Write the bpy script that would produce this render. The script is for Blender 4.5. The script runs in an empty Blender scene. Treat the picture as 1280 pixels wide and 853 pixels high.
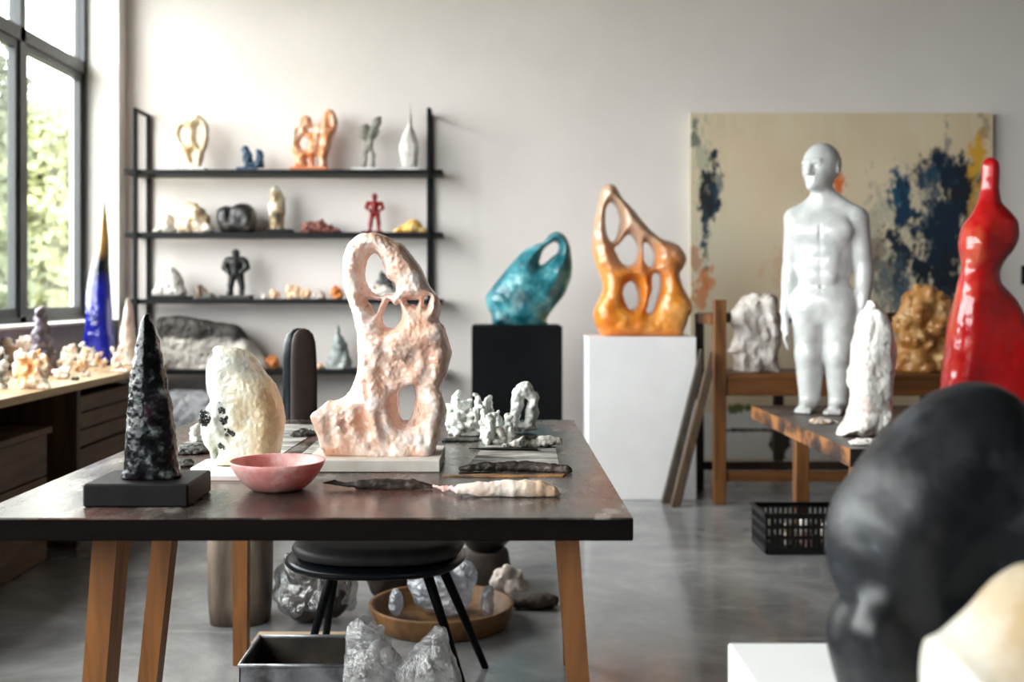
import bpy, bmesh, math, random
import numpy as np
from mathutils import Vector

S = bpy.context.scene
COL = S.collection
FPX, CX, CY, HC = 1400.0, 622.0, 366.0, 1.2      # focal length in px of the 1280 frame, vanishing point, eye height


def P(px, py, Y):
    return ((px - CX) * Y / FPX, Y, HC - (py - CY) * Y / FPX)


def PX(px, Y):
    return (px - CX) * Y / FPX


def PZ(py, Y):
    return HC - (py - CY) * Y / FPX


# ------------------------------------------------------------------ naming / linking
def tag(o, label=None, cat=None, group=None, kind=None):
    if label: o['label'] = label
    if cat: o['category'] = cat
    if group: o['group'] = group
    if kind: o['kind'] = kind
    return o


def empty(name, loc, label=None, cat=None, group=None, kind=None, rz=0.0):
    o = bpy.data.objects.new(name, None)
    o.empty_display_size = 0.05
    o.location = loc
    o.rotation_euler = (0, 0, rz)
    COL.objects.link(o)
    return tag(o, label, cat, group, kind)


def link(name, V, F, mat, parent=None, smooth=True, label=None, cat=None, group=None, kind=None, local=False):
    """V in world metres (or in the parent's frame when local)."""
    V = np.asarray(V, dtype=np.float64).reshape(-1, 3)
    if parent is None:
        lo, hi = V.min(0), V.max(0)
        org = np.array([(lo[0] + hi[0]) / 2, (lo[1] + hi[1]) / 2, lo[2]])
        if kind == 'structure': org = np.zeros(3)
        loc = org
    elif local:
        org = np.zeros(3); loc = org
    else:
        q, off = parent, np.zeros(3)
        while q is not None:
            off = off + np.array(q.location); q = q.parent
        org = off; loc = np.zeros(3)
    me = bpy.data.meshes.new(name)
    if isinstance(F, np.ndarray):
        n = F.shape[1]
        me.vertices.add(len(V)); me.vertices.foreach_set('co', (V - org).astype(np.float32).ravel())
        me.loops.add(F.size); me.loops.foreach_set('vertex_index', F.astype(np.int32).ravel())
        me.polygons.add(len(F))
        me.polygons.foreach_set('loop_start', np.arange(0, F.size, n, dtype=np.int32))
        me.polygons.foreach_set('loop_total', np.full(len(F), n, dtype=np.int32))
        me.update(calc_edges=True)
    else:
        me.from_pydata([tuple(v) for v in (V - org)], [], F)
        me.update()
    if smooth:
        me.polygons.foreach_set('use_smooth', np.ones(len(me.polygons), dtype=bool))
    if isinstance(mat, (list, tuple)):
        for m in mat: me.materials.append(m)
    else:
        me.materials.append(mat)
    o = bpy.data.objects.new(name, me)
    o.location = loc
    if parent is not None: o.parent = parent
    COL.objects.link(o)
    return tag(o, label, cat, group, kind)


# ------------------------------------------------------------------ materials
def lin(c):
    r = []
    for v in c[:3]:
        v = v / 255.0
        r.append(v / 12.92 if v <= 0.04045 else ((v + 0.055) / 1.055) ** 2.4)
    return (*r, 1.0)


def M(name, stops, scale=6, detail=6, rough=0.5, bump=0.0, bscale=40, sss=0, sssr=(1, .5, .35), ssss=0.03, coat=0, coatr=.1,
      metal=0, spec=.5, dist=0, stretch=(1, 1, 1), rvar=0, trans=0, ior=1.45, vor=False, alpha=1.0, nrough=.55):
    m = bpy.data.materials.new(name); m.use_nodes = True
    nt = m.node_tree; b = nt.nodes['Principled BSDF']; L = nt.links.new
    b.inputs['Roughness'].default_value = rough
    b.inputs['Metallic'].default_value = metal
    b.inputs['Specular IOR Level'].default_value = spec
    b.inputs['IOR'].default_value = ior
    b.inputs['Coat Weight'].default_value = coat
    b.inputs['Coat Roughness'].default_value = coatr
    b.inputs['Transmission Weight'].default_value = trans
    b.inputs['Alpha'].default_value = alpha
    if sss:
        b.inputs['Subsurface Weight'].default_value = sss
        b.inputs['Subsurface Radius'].default_value = sssr
        b.inputs['Subsurface Scale'].default_value = ssss
    tc = nt.nodes.new('ShaderNodeTexCoord')
    mp = nt.nodes.new('ShaderNodeMapping'); mp.inputs['Scale'].default_value = stretch
    L(tc.outputs['Object'], mp.inputs['Vector'])
    if len(stops) > 1:
        if vor:
            n = nt.nodes.new('ShaderNodeTexVoronoi'); n.inputs['Scale'].default_value = scale
            n.inputs['Detail'].default_value = 2
            out = n.outputs['Distance']
        else:
            n = nt.nodes.new('ShaderNodeTexNoise'); n.inputs['Scale'].default_value = scale
            n.inputs['Detail'].default_value = detail; n.inputs['Roughness'].default_value = nrough
            n.inputs['Distortion'].default_value = dist
            out = n.outputs['Fac']
        L(mp.outputs['Vector'], n.inputs['Vector'])
        r = nt.nodes.new('ShaderNodeValToRGB')
        while len(r.color_ramp.elements) < len(stops): r.color_ramp.elements.new(0.5)
        for e, (p, c) in zip(r.color_ramp.elements, stops):
            e.position = p; e.color = lin(c)
        L(out, r.inputs['Fac']); L(r.outputs['Color'], b.inputs['Base Color'])
        if rvar:
            mr = nt.nodes.new('ShaderNodeMapRange')
            mr.inputs['From Min'].default_value = .3; mr.inputs['From Max'].default_value = .7
            mr.inputs['To Min'].default_value = max(0.02, rough - rvar); mr.inputs['To Max'].default_value = rough + rvar
            L(out, mr.inputs['Value']); L(mr.outputs['Result'], b.inputs['Roughness'])
    else:
        b.inputs['Base Color'].default_value = lin(stops[0][1])
    if bump:
        n2 = nt.nodes.new('ShaderNodeTexNoise'); n2.inputs['Scale'].default_value = bscale; n2.inputs['Detail'].default_value = 5
        L(mp.outputs['Vector'], n2.inputs['Vector'])
        bp = nt.nodes.new('ShaderNodeBump'); bp.inputs['Strength'].default_value = bump; bp.inputs['Distance'].default_value = 0.01
        L(n2.outputs['Fac'], bp.inputs['Height']); L(bp.outputs['Normal'], b.inputs['Normal'])
    return m


def add_layer(m, col, scale, lo, hi, detail=4, stretch=(1, 1, 1), seed=0.0, amount=1.0):
    """mix a second colour over the base where a noise exceeds lo..hi (a marking of the material itself)."""
    nt = m.node_tree; b = nt.nodes['Principled BSDF']; L = nt.links.new
    tc = nt.nodes.new('ShaderNodeTexCoord'); mp = nt.nodes.new('ShaderNodeMapping')
    mp.inputs['Scale'].default_value = stretch; mp.inputs['Location'].default_value = (seed, seed * .7, -seed)
    L(tc.outputs['Object'], mp.inputs['Vector'])
    n = nt.nodes.new('ShaderNodeTexNoise'); n.inputs['Scale'].default_value = scale; n.inputs['Detail'].default_value = detail
    L(mp.outputs['Vector'], n.inputs['Vector'])
    mr = nt.nodes.new('ShaderNodeMapRange'); mr.inputs['From Min'].default_value = lo; mr.inputs['From Max'].default_value = hi
    mr.inputs['To Max'].default_value = amount
    L(n.outputs['Fac'], mr.inputs['Value'])
    mx = nt.nodes.new('ShaderNodeMix'); mx.data_type = 'RGBA'
    L(mr.outputs['Result'], mx.inputs['Factor'])
    s = b.inputs['Base Color']
    if s.is_linked:
        L(s.links[0].from_socket, mx.inputs['A'])
    else:
        mx.inputs['A'].default_value = s.default_value[:]
    mx.inputs['B'].default_value = lin(col)
    L(mx.outputs['Result'], s)
    return m


def add_zgrad(m, col, z0, z1, amount=1.0, noise=0.15, axis='Z'):
    """pigment that changes with the height of the piece itself (blend between z0 and z1, metres above its base)."""
    nt = m.node_tree; b = nt.nodes['Principled BSDF']; L = nt.links.new
    tc = nt.nodes.new('ShaderNodeTexCoord'); sp = nt.nodes.new('ShaderNodeSeparateXYZ')
    L(tc.outputs['Object'], sp.inputs[0])
    n = nt.nodes.new('ShaderNodeTexNoise'); n.inputs['Scale'].default_value = 9
    L(tc.outputs['Object'], n.inputs['Vector'])
    ma = nt.nodes.new('ShaderNodeMath'); ma.operation = 'MULTIPLY_ADD'
    L(n.outputs['Fac'], ma.inputs[0]); ma.inputs[1].default_value = noise; L(sp.outputs[axis], ma.inputs[2])
    mr = nt.nodes.new('ShaderNodeMapRange')
    mr.inputs['From Min'].default_value = z0 + noise / 2; mr.inputs['From Max'].default_value = z1 + noise / 2
    mr.inputs['To Max'].default_value = amount
    L(ma.outputs[0], mr.inputs['Value'])
    mx = nt.nodes.new('ShaderNodeMix'); mx.data_type = 'RGBA'
    L(mr.outputs['Result'], mx.inputs['Factor'])
    s = b.inputs['Base Color']
    if s.is_linked: L(s.links[0].from_socket, mx.inputs['A'])
    else: mx.inputs['A'].default_value = s.default_value[:]
    mx.inputs['B'].default_value = lin(col)
    L(mx.outputs['Result'], s)
    return m


def wood(name, c1, c2, scale=3, stretch=(1, 1, 14), rough=.5, bump=.1):
    return M(name, [(.3, c1), (.7, c2)], scale=scale, detail=8, rough=rough, stretch=stretch, dist=.6, bump=bump, bscale=6)


def plastic_film(name, tint, white=.35, opac=.6):
    """crinkled plastic: partly see-through, partly glossy, partly milky."""
    m = bpy.data.materials.new(name); m.use_nodes = True
    nt = m.node_tree; nt.nodes.clear(); L = nt.links.new
    N = nt.nodes.new
    out = N('ShaderNodeOutputMaterial')
    tr = N('ShaderNodeBsdfTransparent'); tr.inputs[0].default_value = (.97, .98, .99, 1)
    gl = N('ShaderNodeBsdfGlossy'); gl.inputs['Roughness'].default_value = .14; gl.inputs[0].default_value = (.9, .9, .9, 1)
    df = N('ShaderNodeBsdfDiffuse'); df.inputs[0].default_value = lin(tint)
    tl = N('ShaderNodeBsdfTranslucent'); tl.inputs[0].default_value = lin(tint)
    tc = N('ShaderNodeTexCoord')
    n = N('ShaderNodeTexNoise'); n.inputs['Scale'].default_value = 18; n.inputs['Detail'].default_value = 8; n.inputs['Distortion'].default_value = 1.5
    L(tc.outputs['Object'], n.inputs['Vector'])
    bp = N('ShaderNodeBump'); bp.inputs['Strength'].default_value = 1.0; bp.inputs['Distance'].default_value = .035
    L(n.outputs['Fac'], bp.inputs['Height'])
    for q in (gl, df): L(bp.outputs['Normal'], q.inputs['Normal'])
    m0 = N('ShaderNodeMixShader'); m0.inputs[0].default_value = .4; L(df.outputs[0], m0.inputs[1]); L(tl.outputs[0], m0.inputs[2])
    m1 = N('ShaderNodeMixShader'); m1.inputs[0].default_value = white; L(gl.outputs[0], m1.inputs[1]); L(m0.outputs[0], m1.inputs[2])
    m2 = N('ShaderNodeMixShader'); m2.inputs[0].default_value = opac; L(tr.outputs[0], m2.inputs[1]); L(m1.outputs[0], m2.inputs[2])
    L(m2.outputs[0], out.inputs['Surface'])
    return m


# ------------------------------------------------------------------ numpy noise
_RT = {}


def _tab(seed):
    if seed not in _RT:
        _RT[seed] = np.random.RandomState(seed).rand(32, 32, 32).astype(np.float32) * 2 - 1
    return _RT[seed]


def vnoise(p, seed=0):
    t = _tab(seed)
    i = np.floor(p).astype(np.int64); f = (p - i).astype(np.float32)
    u = f * f * (3 - 2 * f)
    i0 = i & 31; i1 = (i + 1) & 31
    x0, y0, z0 = i0.T; x1, y1, z1 = i1.T
    ux, uy, uz = u.T
    a = t[x0, y0, z0] * (1 - ux) + t[x1, y0, z0] * ux
    b = t[x0, y1, z0] * (1 - ux) + t[x1, y1, z0] * ux
    c = t[x0, y0, z1] * (1 - ux) + t[x1, y0, z1] * ux
    d = t[x0, y1, z1] * (1 - ux) + t[x1, y1, z1] * ux
    return (a * (1 - uy) + b * uy) * (1 - uz) + (c * (1 - uy) + d * uy) * uz


def fbm(p, seed=0, octv=3):
    s = 0; a = 1.0
    for k in range(octv):
        s = s + a * vnoise(p * (2.03 ** k) + 7.3 * k, seed + k); a *= .5
    return s / 1.6


def ridged(p, seed=0):
    return 1 - 2 * np.abs(fbm(p, seed, 3))


def worley(p, seed=0):
    rs = np.random.RandomState(seed).rand(16, 16, 16, 3).astype(np.float32)
    i = np.floor(p).astype(np.int64); f = (p - i).astype(np.float32)
    best = np.full(len(p), 9.0, np.float32)
    for dx in (-1, 0, 1):
        for dy in (-1, 0, 1):
            for dz in (-1, 0, 1):
                o = rs[(i[:, 0] + dx) & 15, (i[:, 1] + dy) & 15, (i[:, 2] + dz) & 15]
                d = (o[:, 0] + dx - f[:, 0]) ** 2 + (o[:, 1] + dy - f[:, 1]) ** 2 + (o[:, 2] + dz - f[:, 2]) ** 2
                best = np.minimum(best, d)
    return np.sqrt(best) * 2 - 1


NK = {'f': fbm, 'r': ridged, 'w': worley}


# ------------------------------------------------------------------ implicit surfaces
def surface_nets(F, lo, h):
    s = F < 0
    nx, ny, nz = F.shape
    cnt = np.zeros((nx - 1, ny - 1, nz - 1), np.int8)
    for a in (0, 1):
        for b in (0, 1):
            for c in (0, 1):
                cnt += s[a:nx - 1 + a, b:ny - 1 + b, c:nz - 1 + c]
    act = (cnt > 0) & (cnt < 8)
    I = np.argwhere(act)
    idx = np.full(act.shape, -1, np.int64); idx[act] = np.arange(len(I))
    cor = {}
    for a in (0, 1):
        for b in (0, 1):
            for c in (0, 1):
                cor[(a, b, c)] = F[I[:, 0] + a, I[:, 1] + b, I[:, 2] + c]
    acc = np.zeros((len(I), 3)); n = np.zeros(len(I))
    for ax in range(3):
        for u in (0, 1):
            for v in (0, 1):
                k0 = [u, v]; k0.insert(ax, 0); k1 = [u, v]; k1.insert(ax, 1)
                f0, f1 = cor[tuple(k0)], cor[tuple(k1)]
                m = (f0 < 0) != (f1 < 0)
                t = np.where(m, f0 / np.where(m, f0 - f1, 1), 0)
                pt = np.tile(np.array(k0, float), (len(I), 1)); pt[:, ax] = t
                acc += pt * m[:, None]; n += m
    V = (I + acc / n[:, None]) * h + np.asarray(lo)
    quads = []
    for ax in range(3):
        sl0 = [slice(1, -1)] * 3; sl1 = [slice(1, -1)] * 3
        sl0[ax] = slice(0, -1); sl1[ax] = slice(1, None)
        a = s[tuple(sl0)]; b = s[tuple(sl1)]
        E = np.argwhere(a != b)
        inside = a[tuple(E.T)]
        e = E + 1; e[:, ax] -= 1
        o1, o2 = [(1, 2), (2, 0), (0, 1)][ax]
        def at(d1, d2):
            q = e.copy(); q[:, o1] -= d1; q[:, o2] -= d2
            return idx[q[:, 0], q[:, 1], q[:, 2]]
        q = np.stack([at(1, 1), at(0, 1), at(0, 0), at(1, 0)], 1)
        q[~inside] = q[~inside][:, ::-1]
        quads.append(q)
    Q = np.concatenate(quads)
    return V, Q


def keep_big(V, Q, frac=0.04):
    n = len(V); l = np.arange(n)
    A = np.concatenate([Q[:, 0], Q[:, 1], Q[:, 2]]); B = np.concatenate([Q[:, 1], Q[:, 2], Q[:, 3]])
    for _ in range(400):
        m = np.minimum(l[A], l[B]); o = l.copy()
        np.minimum.at(l, A, m); np.minimum.at(l, B, m); l = l[l]; l = l[l]
        if (l == o).all(): break
    u, inv, c = np.unique(l, return_inverse=True, return_counts=True)
    if len(u) == 1: return V, Q
    ok = c[inv] >= frac * c.max()
    new = np.cumsum(ok) - 1
    Q = Q[ok[Q[:, 0]]]
    return V[ok], new[Q]


def smin(a, b, k):
    if k <= 0: return np.minimum(a, b)
    hh = np.maximum(k - np.abs(a - b), 0) / k
    return np.minimum(a, b) - hh * hh * k * .25


class Field:
    def __init__(s, lo, hi, h):
        s.h = h; s.lo = np.array(lo, float) - 2 * h
        n = np.ceil((np.array(hi, float) + 2 * h - s.lo) / h).astype(int) + 1
        s.ax = [(s.lo[i] + np.arange(n[i]) * h).astype(np.float32) for i in range(3)]
        s.F = np.full(n, 1.0, np.float32)

    def _block(s, lo, hi):
        sl, ax = [], []
        for i in range(3):
            a = int(np.clip(np.floor((lo[i] - s.lo[i]) / s.h), 0, s.F.shape[i]))
            b = int(np.clip(np.ceil((hi[i] - s.lo[i]) / s.h) + 1, 0, s.F.shape[i]))
            sl.append(slice(a, b)); ax.append(s.ax[i][a:b])
        return tuple(sl), ax[0][:, None, None], ax[1][None, :, None], ax[2][None, None, :]

    def cap(s, a, b, ra, rb=None, k=.01, sub=False, sc=(1, 1, 1)):
        rb = ra if rb is None else rb
        a = np.array(a, float); b = np.array(b, float); sc = np.array(sc, float)
        mid = (a + b) / 2; R = max(ra, rb)
        mar = R * sc + 2 * k + 4 * s.h
        sl, X, Y, Z = s._block(np.minimum(a, b) - mar, np.maximum(a, b) + mar)
        if min(x.stop - x.start for x in sl) <= 0: return s
        px, py, pz = (X - a[0]) / sc[0], (Y - a[1]) / sc[1], (Z - a[2]) / sc[2]
        d = (b - a) / sc; dd = float(d @ d)
        if dd > 1e-12:
            t = np.clip((px * d[0] + py * d[1] + pz * d[2]) / dd, 0, 1)
            D = np.sqrt((px - t * d[0]) ** 2 + (py - t * d[1]) ** 2 + (pz - t * d[2]) ** 2) - (ra + t * (rb - ra))
        else:
            D = np.sqrt(px ** 2 + py ** 2 + pz ** 2) - ra
        D = D * sc.min()
        if sub: s.F[sl] = -smin(-s.F[sl], D, k)
        else: s.F[sl] = smin(s.F[sl], D, k)
        return s

    def ell(s, c, r, k=.01, sub=False):
        r = np.array(r, float); m = r.max()
        return s.cap(c, c, m, m, k, sub, r / m)

    def noise(s, kind, amp, freq, seed=0, stretch=(1, 1, 1)):
        I = np.argwhere(np.abs(s.F) < abs(amp) * 1.7 + 3 * s.h)
        p = (s.lo + I * s.h) * np.array(stretch) * freq + 31.7
        s.F[tuple(I.T)] += (amp * NK[kind](p, seed)).astype(np.float32)
        return s

    def floor(s, z):
        s.F = np.maximum(s.F, z - s.ax[2][None, None, :])
        return s

    def mesh(s):
        s.F[0] = s.F[-1] = 1; s.F[:, 0] = s.F[:, -1] = 1; s.F[:, :, 0] = s.F[:, :, -1] = 1
        V, Q = surface_nets(s.F, s.lo, s.h)
        return keep_big(V, Q)


def spline(pts, n=5):
    p = np.array(pts, float); N = len(p); out = []
    for i in range(N):
        p0, p1, p2, p3 = p[i - 1], p[i], p[(i + 1) % N], p[(i + 2) % N]
        for t in np.arange(n) / n:
            out.append(.5 * ((2 * p1) + (-p0 + p2) * t + (2 * p0 - 5 * p1 + 4 * p2 - p3) * t * t + (-p0 + 3 * p1 - 3 * p2 + p3) * t ** 3))
    return np.array(out)


def sdf2(poly, xs, zs):
    X = xs[:, None]; Z = zs[None, :]
    d = np.full((len(xs), len(zs)), 1e9); ins = np.zeros(d.shape, bool)
    for i in range(len(poly)):
        a, b = poly[i - 1], poly[i]
        e = b - a; L = e @ e
        if L < 1e-14: continue
        t = np.clip(((X - a[0]) * e[0] + (Z - a[1]) * e[1]) / L, 0, 1)
        d = np.minimum(d, (X - a[0] - t * e[0]) ** 2 + (Z - a[1] - t * e[1]) ** 2)
        if a[1] != b[1]:
            c = ((a[1] > Z) != (b[1] > Z)) & (X < (b[0] - a[0]) * (Z - a[1]) / (b[1] - a[1]) + a[0])
            ins ^= c
    d = np.sqrt(d)
    return np.where(ins, -d, d)


def zoomed(pts, ox, oy, sc):
    return [(ox + x / sc, oy + y / sc) for x, y in pts]


def carve(outline, holes=(), Y=3.0, T=.05, R=.04, h=.005, noises=(), dents=(), ridges=(), z0=None, n=5, kh=.008, lean=None, tz=None):
    """A carved form: its outline and pierced holes (photo px at depth Y) inflated to a body of half depth T.
    dents / ridges: (px, py, px2, py2, r_m, depth offset) cut into / laid on the front; tz: half depth factor by height."""
    s = FPX / Y
    def w(pts): return np.array([((x - CX) / s, HC - (y - CY) / s) for x, y in pts])
    o = w(spline(outline, n))
    lo = (o[:, 0].min(), Y - T * 1.25, o[:, 1].min() if z0 is None else min(z0, o[:, 1].min()))
    hi = (o[:, 0].max(), Y + T * 1.25, o[:, 1].max())
    ex = max([abs(a[1]) for a in noises] + [0]) * 1.5
    f = Field(np.array(lo) - ex, np.array(hi) + ex, h)
    xs, ys, zs = f.ax
    e = sdf2(o, xs, zs)
    for hl in holes:
        e = -smin(-e, sdf2(w(spline(hl, n)), xs, zs), kh)
    q = np.maximum(R + e, 0)[:, None, :]
    TT = np.full((1, 1, len(zs)), T)
    if tz is not None:
        TT = T * np.interp(zs, *tz)[None, None, :]
    yc = Y
    if lean is not None: yc = Y + lean(xs[:, None, None], zs[None, None, :])
    f.F = (np.sqrt(q ** 2 + ((ys[None, :, None] - yc) * R / TT) ** 2) - R).astype(np.float32)
    for d in ridges:
        f.cap(((d[0] - CX) / s, Y + d[5], HC - (d[1] - CY) / s), ((d[2] - CX) / s, Y + d[5], HC - (d[3] - CY) / s), d[4], d[4], k=d[6] if len(d) > 6 else .02)
    for d in dents:
        f.cap(((d[0] - CX) / s, Y + d[5], HC - (d[1] - CY) / s), ((d[2] - CX) / s, Y + d[5], HC - (d[3] - CY) / s), d[4], d[4], k=.012, sub=True)
    for nz in noises: f.noise(*nz)
    if z0 is not None: f.floor(z0)
    return f.mesh()


def lump(c, r, z0, h=.008, seed=0, n=7, noises=(('f', .012, 14, 1),), k=.02, spread=.55, core=.72, gr=(.32, .5)):
    """a stone: a handful of fused boulders inside the ellipsoid c, r, cut flat on its support z0."""
    rs = random.Random(seed)
    f = Field((c[0] - r[0] * 1.3, c[1] - r[1] * 1.3, z0), (c[0] + r[0] * 1.3, c[1] + r[1] * 1.3, c[2] + r[2] * 1.3), h)
    f.ell(c, (r[0] * core, r[1] * core, r[2] * core), k)
    for i in range(n):
        a = rs.uniform(0, 6.28); b = rs.uniform(-.5, 1)
        q = (c[0] + math.cos(a) * r[0] * spread * rs.uniform(.5, 1), c[1] + math.sin(a) * r[1] * spread * rs.uniform(.5, 1), c[2] + b * r[2] * spread)
        g = rs.uniform(*gr)
        f.ell(q, (r[0] * g, r[1] * g, r[2] * g), k)
    for nz in noises: f.noise(*nz)
    f.floor(z0)
    return f.mesh()


def fit(V, x0, x1, z0, z1):
    """stretch a lump so that it spans x0..x1 and stands z0..z1."""
    V = V.copy(); a, b = V.min(0), V.max(0); k = (x1 - x0) / (b[0] - a[0]); ym = (a[1] + b[1]) / 2
    V[:, 0] = x0 + (V[:, 0] - a[0]) * k
    V[:, 2] = z0 + (V[:, 2] - a[2]) * (z1 - z0) / (b[2] - a[2])
    return V


# ------------------------------------------------------------------ hard-surface builder
class MB:
    def __init__(s): s.v = []; s.f = []

    def add(s, V, F):
        o = len(s.v); s.v += [tuple(x) for x in V]; s.f += [tuple(i + o for i in q) for q in F]; return s

    def prism(s, A, B):
        """hexahedron between two quads A (bottom, ccw from above) and B (top)."""
        F = [(3, 2, 1, 0), (4, 5, 6, 7), (0, 1, 5, 4), (1, 2, 6, 5), (2, 3, 7, 6), (3, 0, 4, 7)]
        return s.add(list(A) + list(B), F)

    def box(s, x0, x1, y0, y1, z0, z1, b=0.0):
        if b <= 0:
            return s.prism([(x0, y0, z0), (x1, y0, z0), (x1, y1, z0), (x0, y1, z0)], [(x0, y0, z1), (x1, y0, z1), (x1, y1, z1), (x0, y1, z1)])
        # chamfered box
        def ring(i, z):
            return [(x0 + i, y0, z), (x1 - i, y0, z), (x1, y0 + i, z), (x1, y1 - i, z), (x1 - i, y1, z), (x0 + i, y1, z), (x0, y1 - i, z), (x0, y0 + i, z)]
        def inner(z):
            return [(x0 + b, y0 + b, z), (x1 - b, y0 + b, z), (x1 - b, y0 + b, z), (x1 - b, y1 - b, z), (x1 - b, y1 - b, z), (x0 + b, y1 - b, z), (x0 + b, y1 - b, z), (x0 + b, y0 + b, z)]
        o = len(s.v)
        bot = [(x0 + b, y0 + b, z0), (x1 - b, y0 + b, z0), (x1 - b, y1 - b, z0), (x0 + b, y1 - b, z0)]
        top = [(x, y, z1) for x, y, _ in bot]
        r0, r1 = ring(b, z0 + b), ring(b, z1 - b)
        s.v += bot + top + r0 + r1
        B = [o, o + 1, o + 2, o + 3]; Tp = [o + 4 + i for i in range(4)]; q0 = [o + 8 + i for i in range(8)]; q1 = [o + 16 + i for i in range(8)]
        s.f += [(B[3], B[2], B[1], B[0]), tuple(Tp)]
        for i in range(8):
            j = (i + 1) % 8
            s.f.append((q0[i], q0[j], q1[j], q1[i]))
        for i in range(4):
            a, c = 2 * i, (2 * i + 1)
            j = (i + 1) % 4
            s.f.append((q0[a], B[i], B[j], q0[c])[::1]); s.f.append((q1[a], q1[c], Tp[j], Tp[i]))
            d = (2 * i + 2) % 8
            s.f.append((q0[c], B[j], q0[d])); s.f.append((q1[c], q1[d], Tp[j]))
        return s

    def tube(s, pts, r, n=12, caps=True):
        pts = [Vector(p) for p in pts]; rr = r if isinstance(r, (list, tuple)) else [r] * len(pts)
        o = len(s.v); up = None
        for i, p in enumerate(pts):
            d = (pts[min(i + 1, len(pts) - 1)] - pts[max(i - 1, 0)]).normalized()
            if up is None:
                up = Vector((0, 0, 1)) if abs(d.z) < .9 else Vector((1, 0, 0))
            a = d.cross(up).normalized(); b = a.cross(d).normalized(); up = b
            for k in range(n):
                t = 2 * math.pi * k / n
                s.v.append(tuple(p + (a * math.cos(t) + b * math.sin(t)) * rr[i]))
        for i in range(len(pts) - 1):
            for k in range(n):
                j = (k + 1) % n
                s.f.append((o + i * n + k, o + i * n + j, o + (i + 1) * n + j, o + (i + 1) * n + k))
        if caps:
            s.f.append(tuple(o + k for k in range(n))[::-1]); s.f.append(tuple(o + (len(pts) - 1) * n + k for k in range(n)))
        return s

    def lathe(s, prof, c, n=48, closed=False):
        o = len(s.v); m = len(prof)
        for r, z in prof:
            for k in range(n):
                t = 2 * math.pi * k / n
                s.v.append((c[0] + r * math.cos(t), c[1] + r * math.sin(t), c[2] + z))
        for i in range(m - 1):
            for k in range(n):
                j = (k + 1) % n
                s.f.append((o + i * n + k, o + i * n + j, o + (i + 1) * n + j, o + (i + 1) * n + k))
        s.f.append(tuple(o + k for k in range(n))[::-1]); s.f.append(tuple(o + (m - 1) * n + k for k in range(n)))
        return s

    def crystal(s, base, d, r, L, rnd, n=6):
        d = Vector(d).normalized(); up = Vector((0, 0, 1)) if abs(d.z) < .9 else Vector((1, 0, 0))
        a = d.cross(up).normalized(); b = a.cross(d); base = Vector(base); o = len(s.v)
        for t, q in ((0, .9), (.72, 1.0)):
            for k in range(n):
                w = 2 * math.pi * k / n + rnd.uniform(-.12, .12)
                s.v.append(tuple(base + d * (L * t) + (a * math.cos(w) + b * math.sin(w)) * r * q))
        s.v.append(tuple(base + d * L))
        for k in range(n):
            j = (k + 1) % n
            s.f.append((o + k, o + j, o + n + j, o + n + k)); s.f.append((o + n + k, o + n + j, o + 2 * n))
        s.f.append(tuple(o + k for k in range(n))[::-1])
        return s

    def link(s, name, mat, parent=None, smooth=False, **kw):
        o = link(name, s.v, s.f, mat, parent, smooth, **kw)
        b = bmesh.new(); b.from_mesh(o.data); bmesh.ops.recalc_face_normals(b, faces=b.faces); b.to_mesh(o.data); b.free()
        return o


def bx(name, b, mat, parent=None, bev=.003, **kw):
    return MB().box(*b, bev).link(name, mat, parent, **kw)


def slab_poly(pts, z0, z1, rough=0.0, seed=0):
    """a thin irregular plate: polygon (x, y) between z0 and z1."""
    rs = random.Random(seed); n = len(pts)
    V = [(x, y, z0) for x, y in pts] + [(x * 1, y * 1, z1 - rs.uniform(0, rough)) for x, y in pts]
    F = [tuple(range(n))[::-1], tuple(range(n, 2 * n))] + [(i, (i + 1) % n, n + (i + 1) % n, n + i) for i in range(n)]
    return V, F

# ================================================================== THE PLACE
# ------------------------------------------------------------------ materials of the room
m_wall = M('wall_paint', [(.35, (226, 218, 214)), (.65, (231, 223, 219))], scale=2, rough=.85, bump=.05, bscale=60)
m_wall_l = M('wall_paint_left', [(.35, (222, 218, 214)), (.65, (230, 226, 222))], scale=2, rough=.8)
m_dado = M('painted_panel', [(.3, (120, 112, 120)), (.7, (135, 126, 134))], scale=3, rough=.25)
m_floor = M('polished_concrete', [(.32, (102, 102, 104)), (.5, (131, 131, 132)), (.66, (160, 160, 160))], scale=1.8, detail=14, rough=.17, rvar=.07, nrough=.65, bump=.03, bscale=25, dist=.4, spec=.6)
add_layer(m_floor, (98, 96, 94), 1.1, .52, .72, 8, seed=3.1, amount=.4)
add_layer(m_floor, (165, 163, 160), 7, .62, .75, 8, stretch=(.4, 1.6, 1), seed=9.4, amount=.5)
m_ceil = M('ceiling_paint', [(0, (122, 119, 117))], rough=.9)
m_wfront = M('dark_wall_paint', [(.35, (66, 62, 60)), (.65, (76, 72, 70))], scale=2, rough=.85)
m_wright = M('grey_wall_paint', [(.35, (100, 97, 94)), (.65, (108, 104, 101))], scale=2, rough=.85)
m_frame = M('window_frame_paint', [(0, (40, 43, 46))], rough=.35)
m_sill = M('sill_stone', [(.3, (225, 222, 218)), (.7, (235, 232, 228))], scale=8, rough=.4)
m_black = M('black_metal', [(0, (12, 14, 16))], rough=.5, spec=.12)
m_whitep = M('white_plinth_paint', [(.4, (232, 231, 232)), (.6, (238, 237, 238))], scale=3, rough=.5)
m_blackp = M('black_plinth_paint', [(.4, (13, 14, 16)), (.6, (17, 18, 20))], scale=3, rough=.7, spec=.08)

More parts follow.
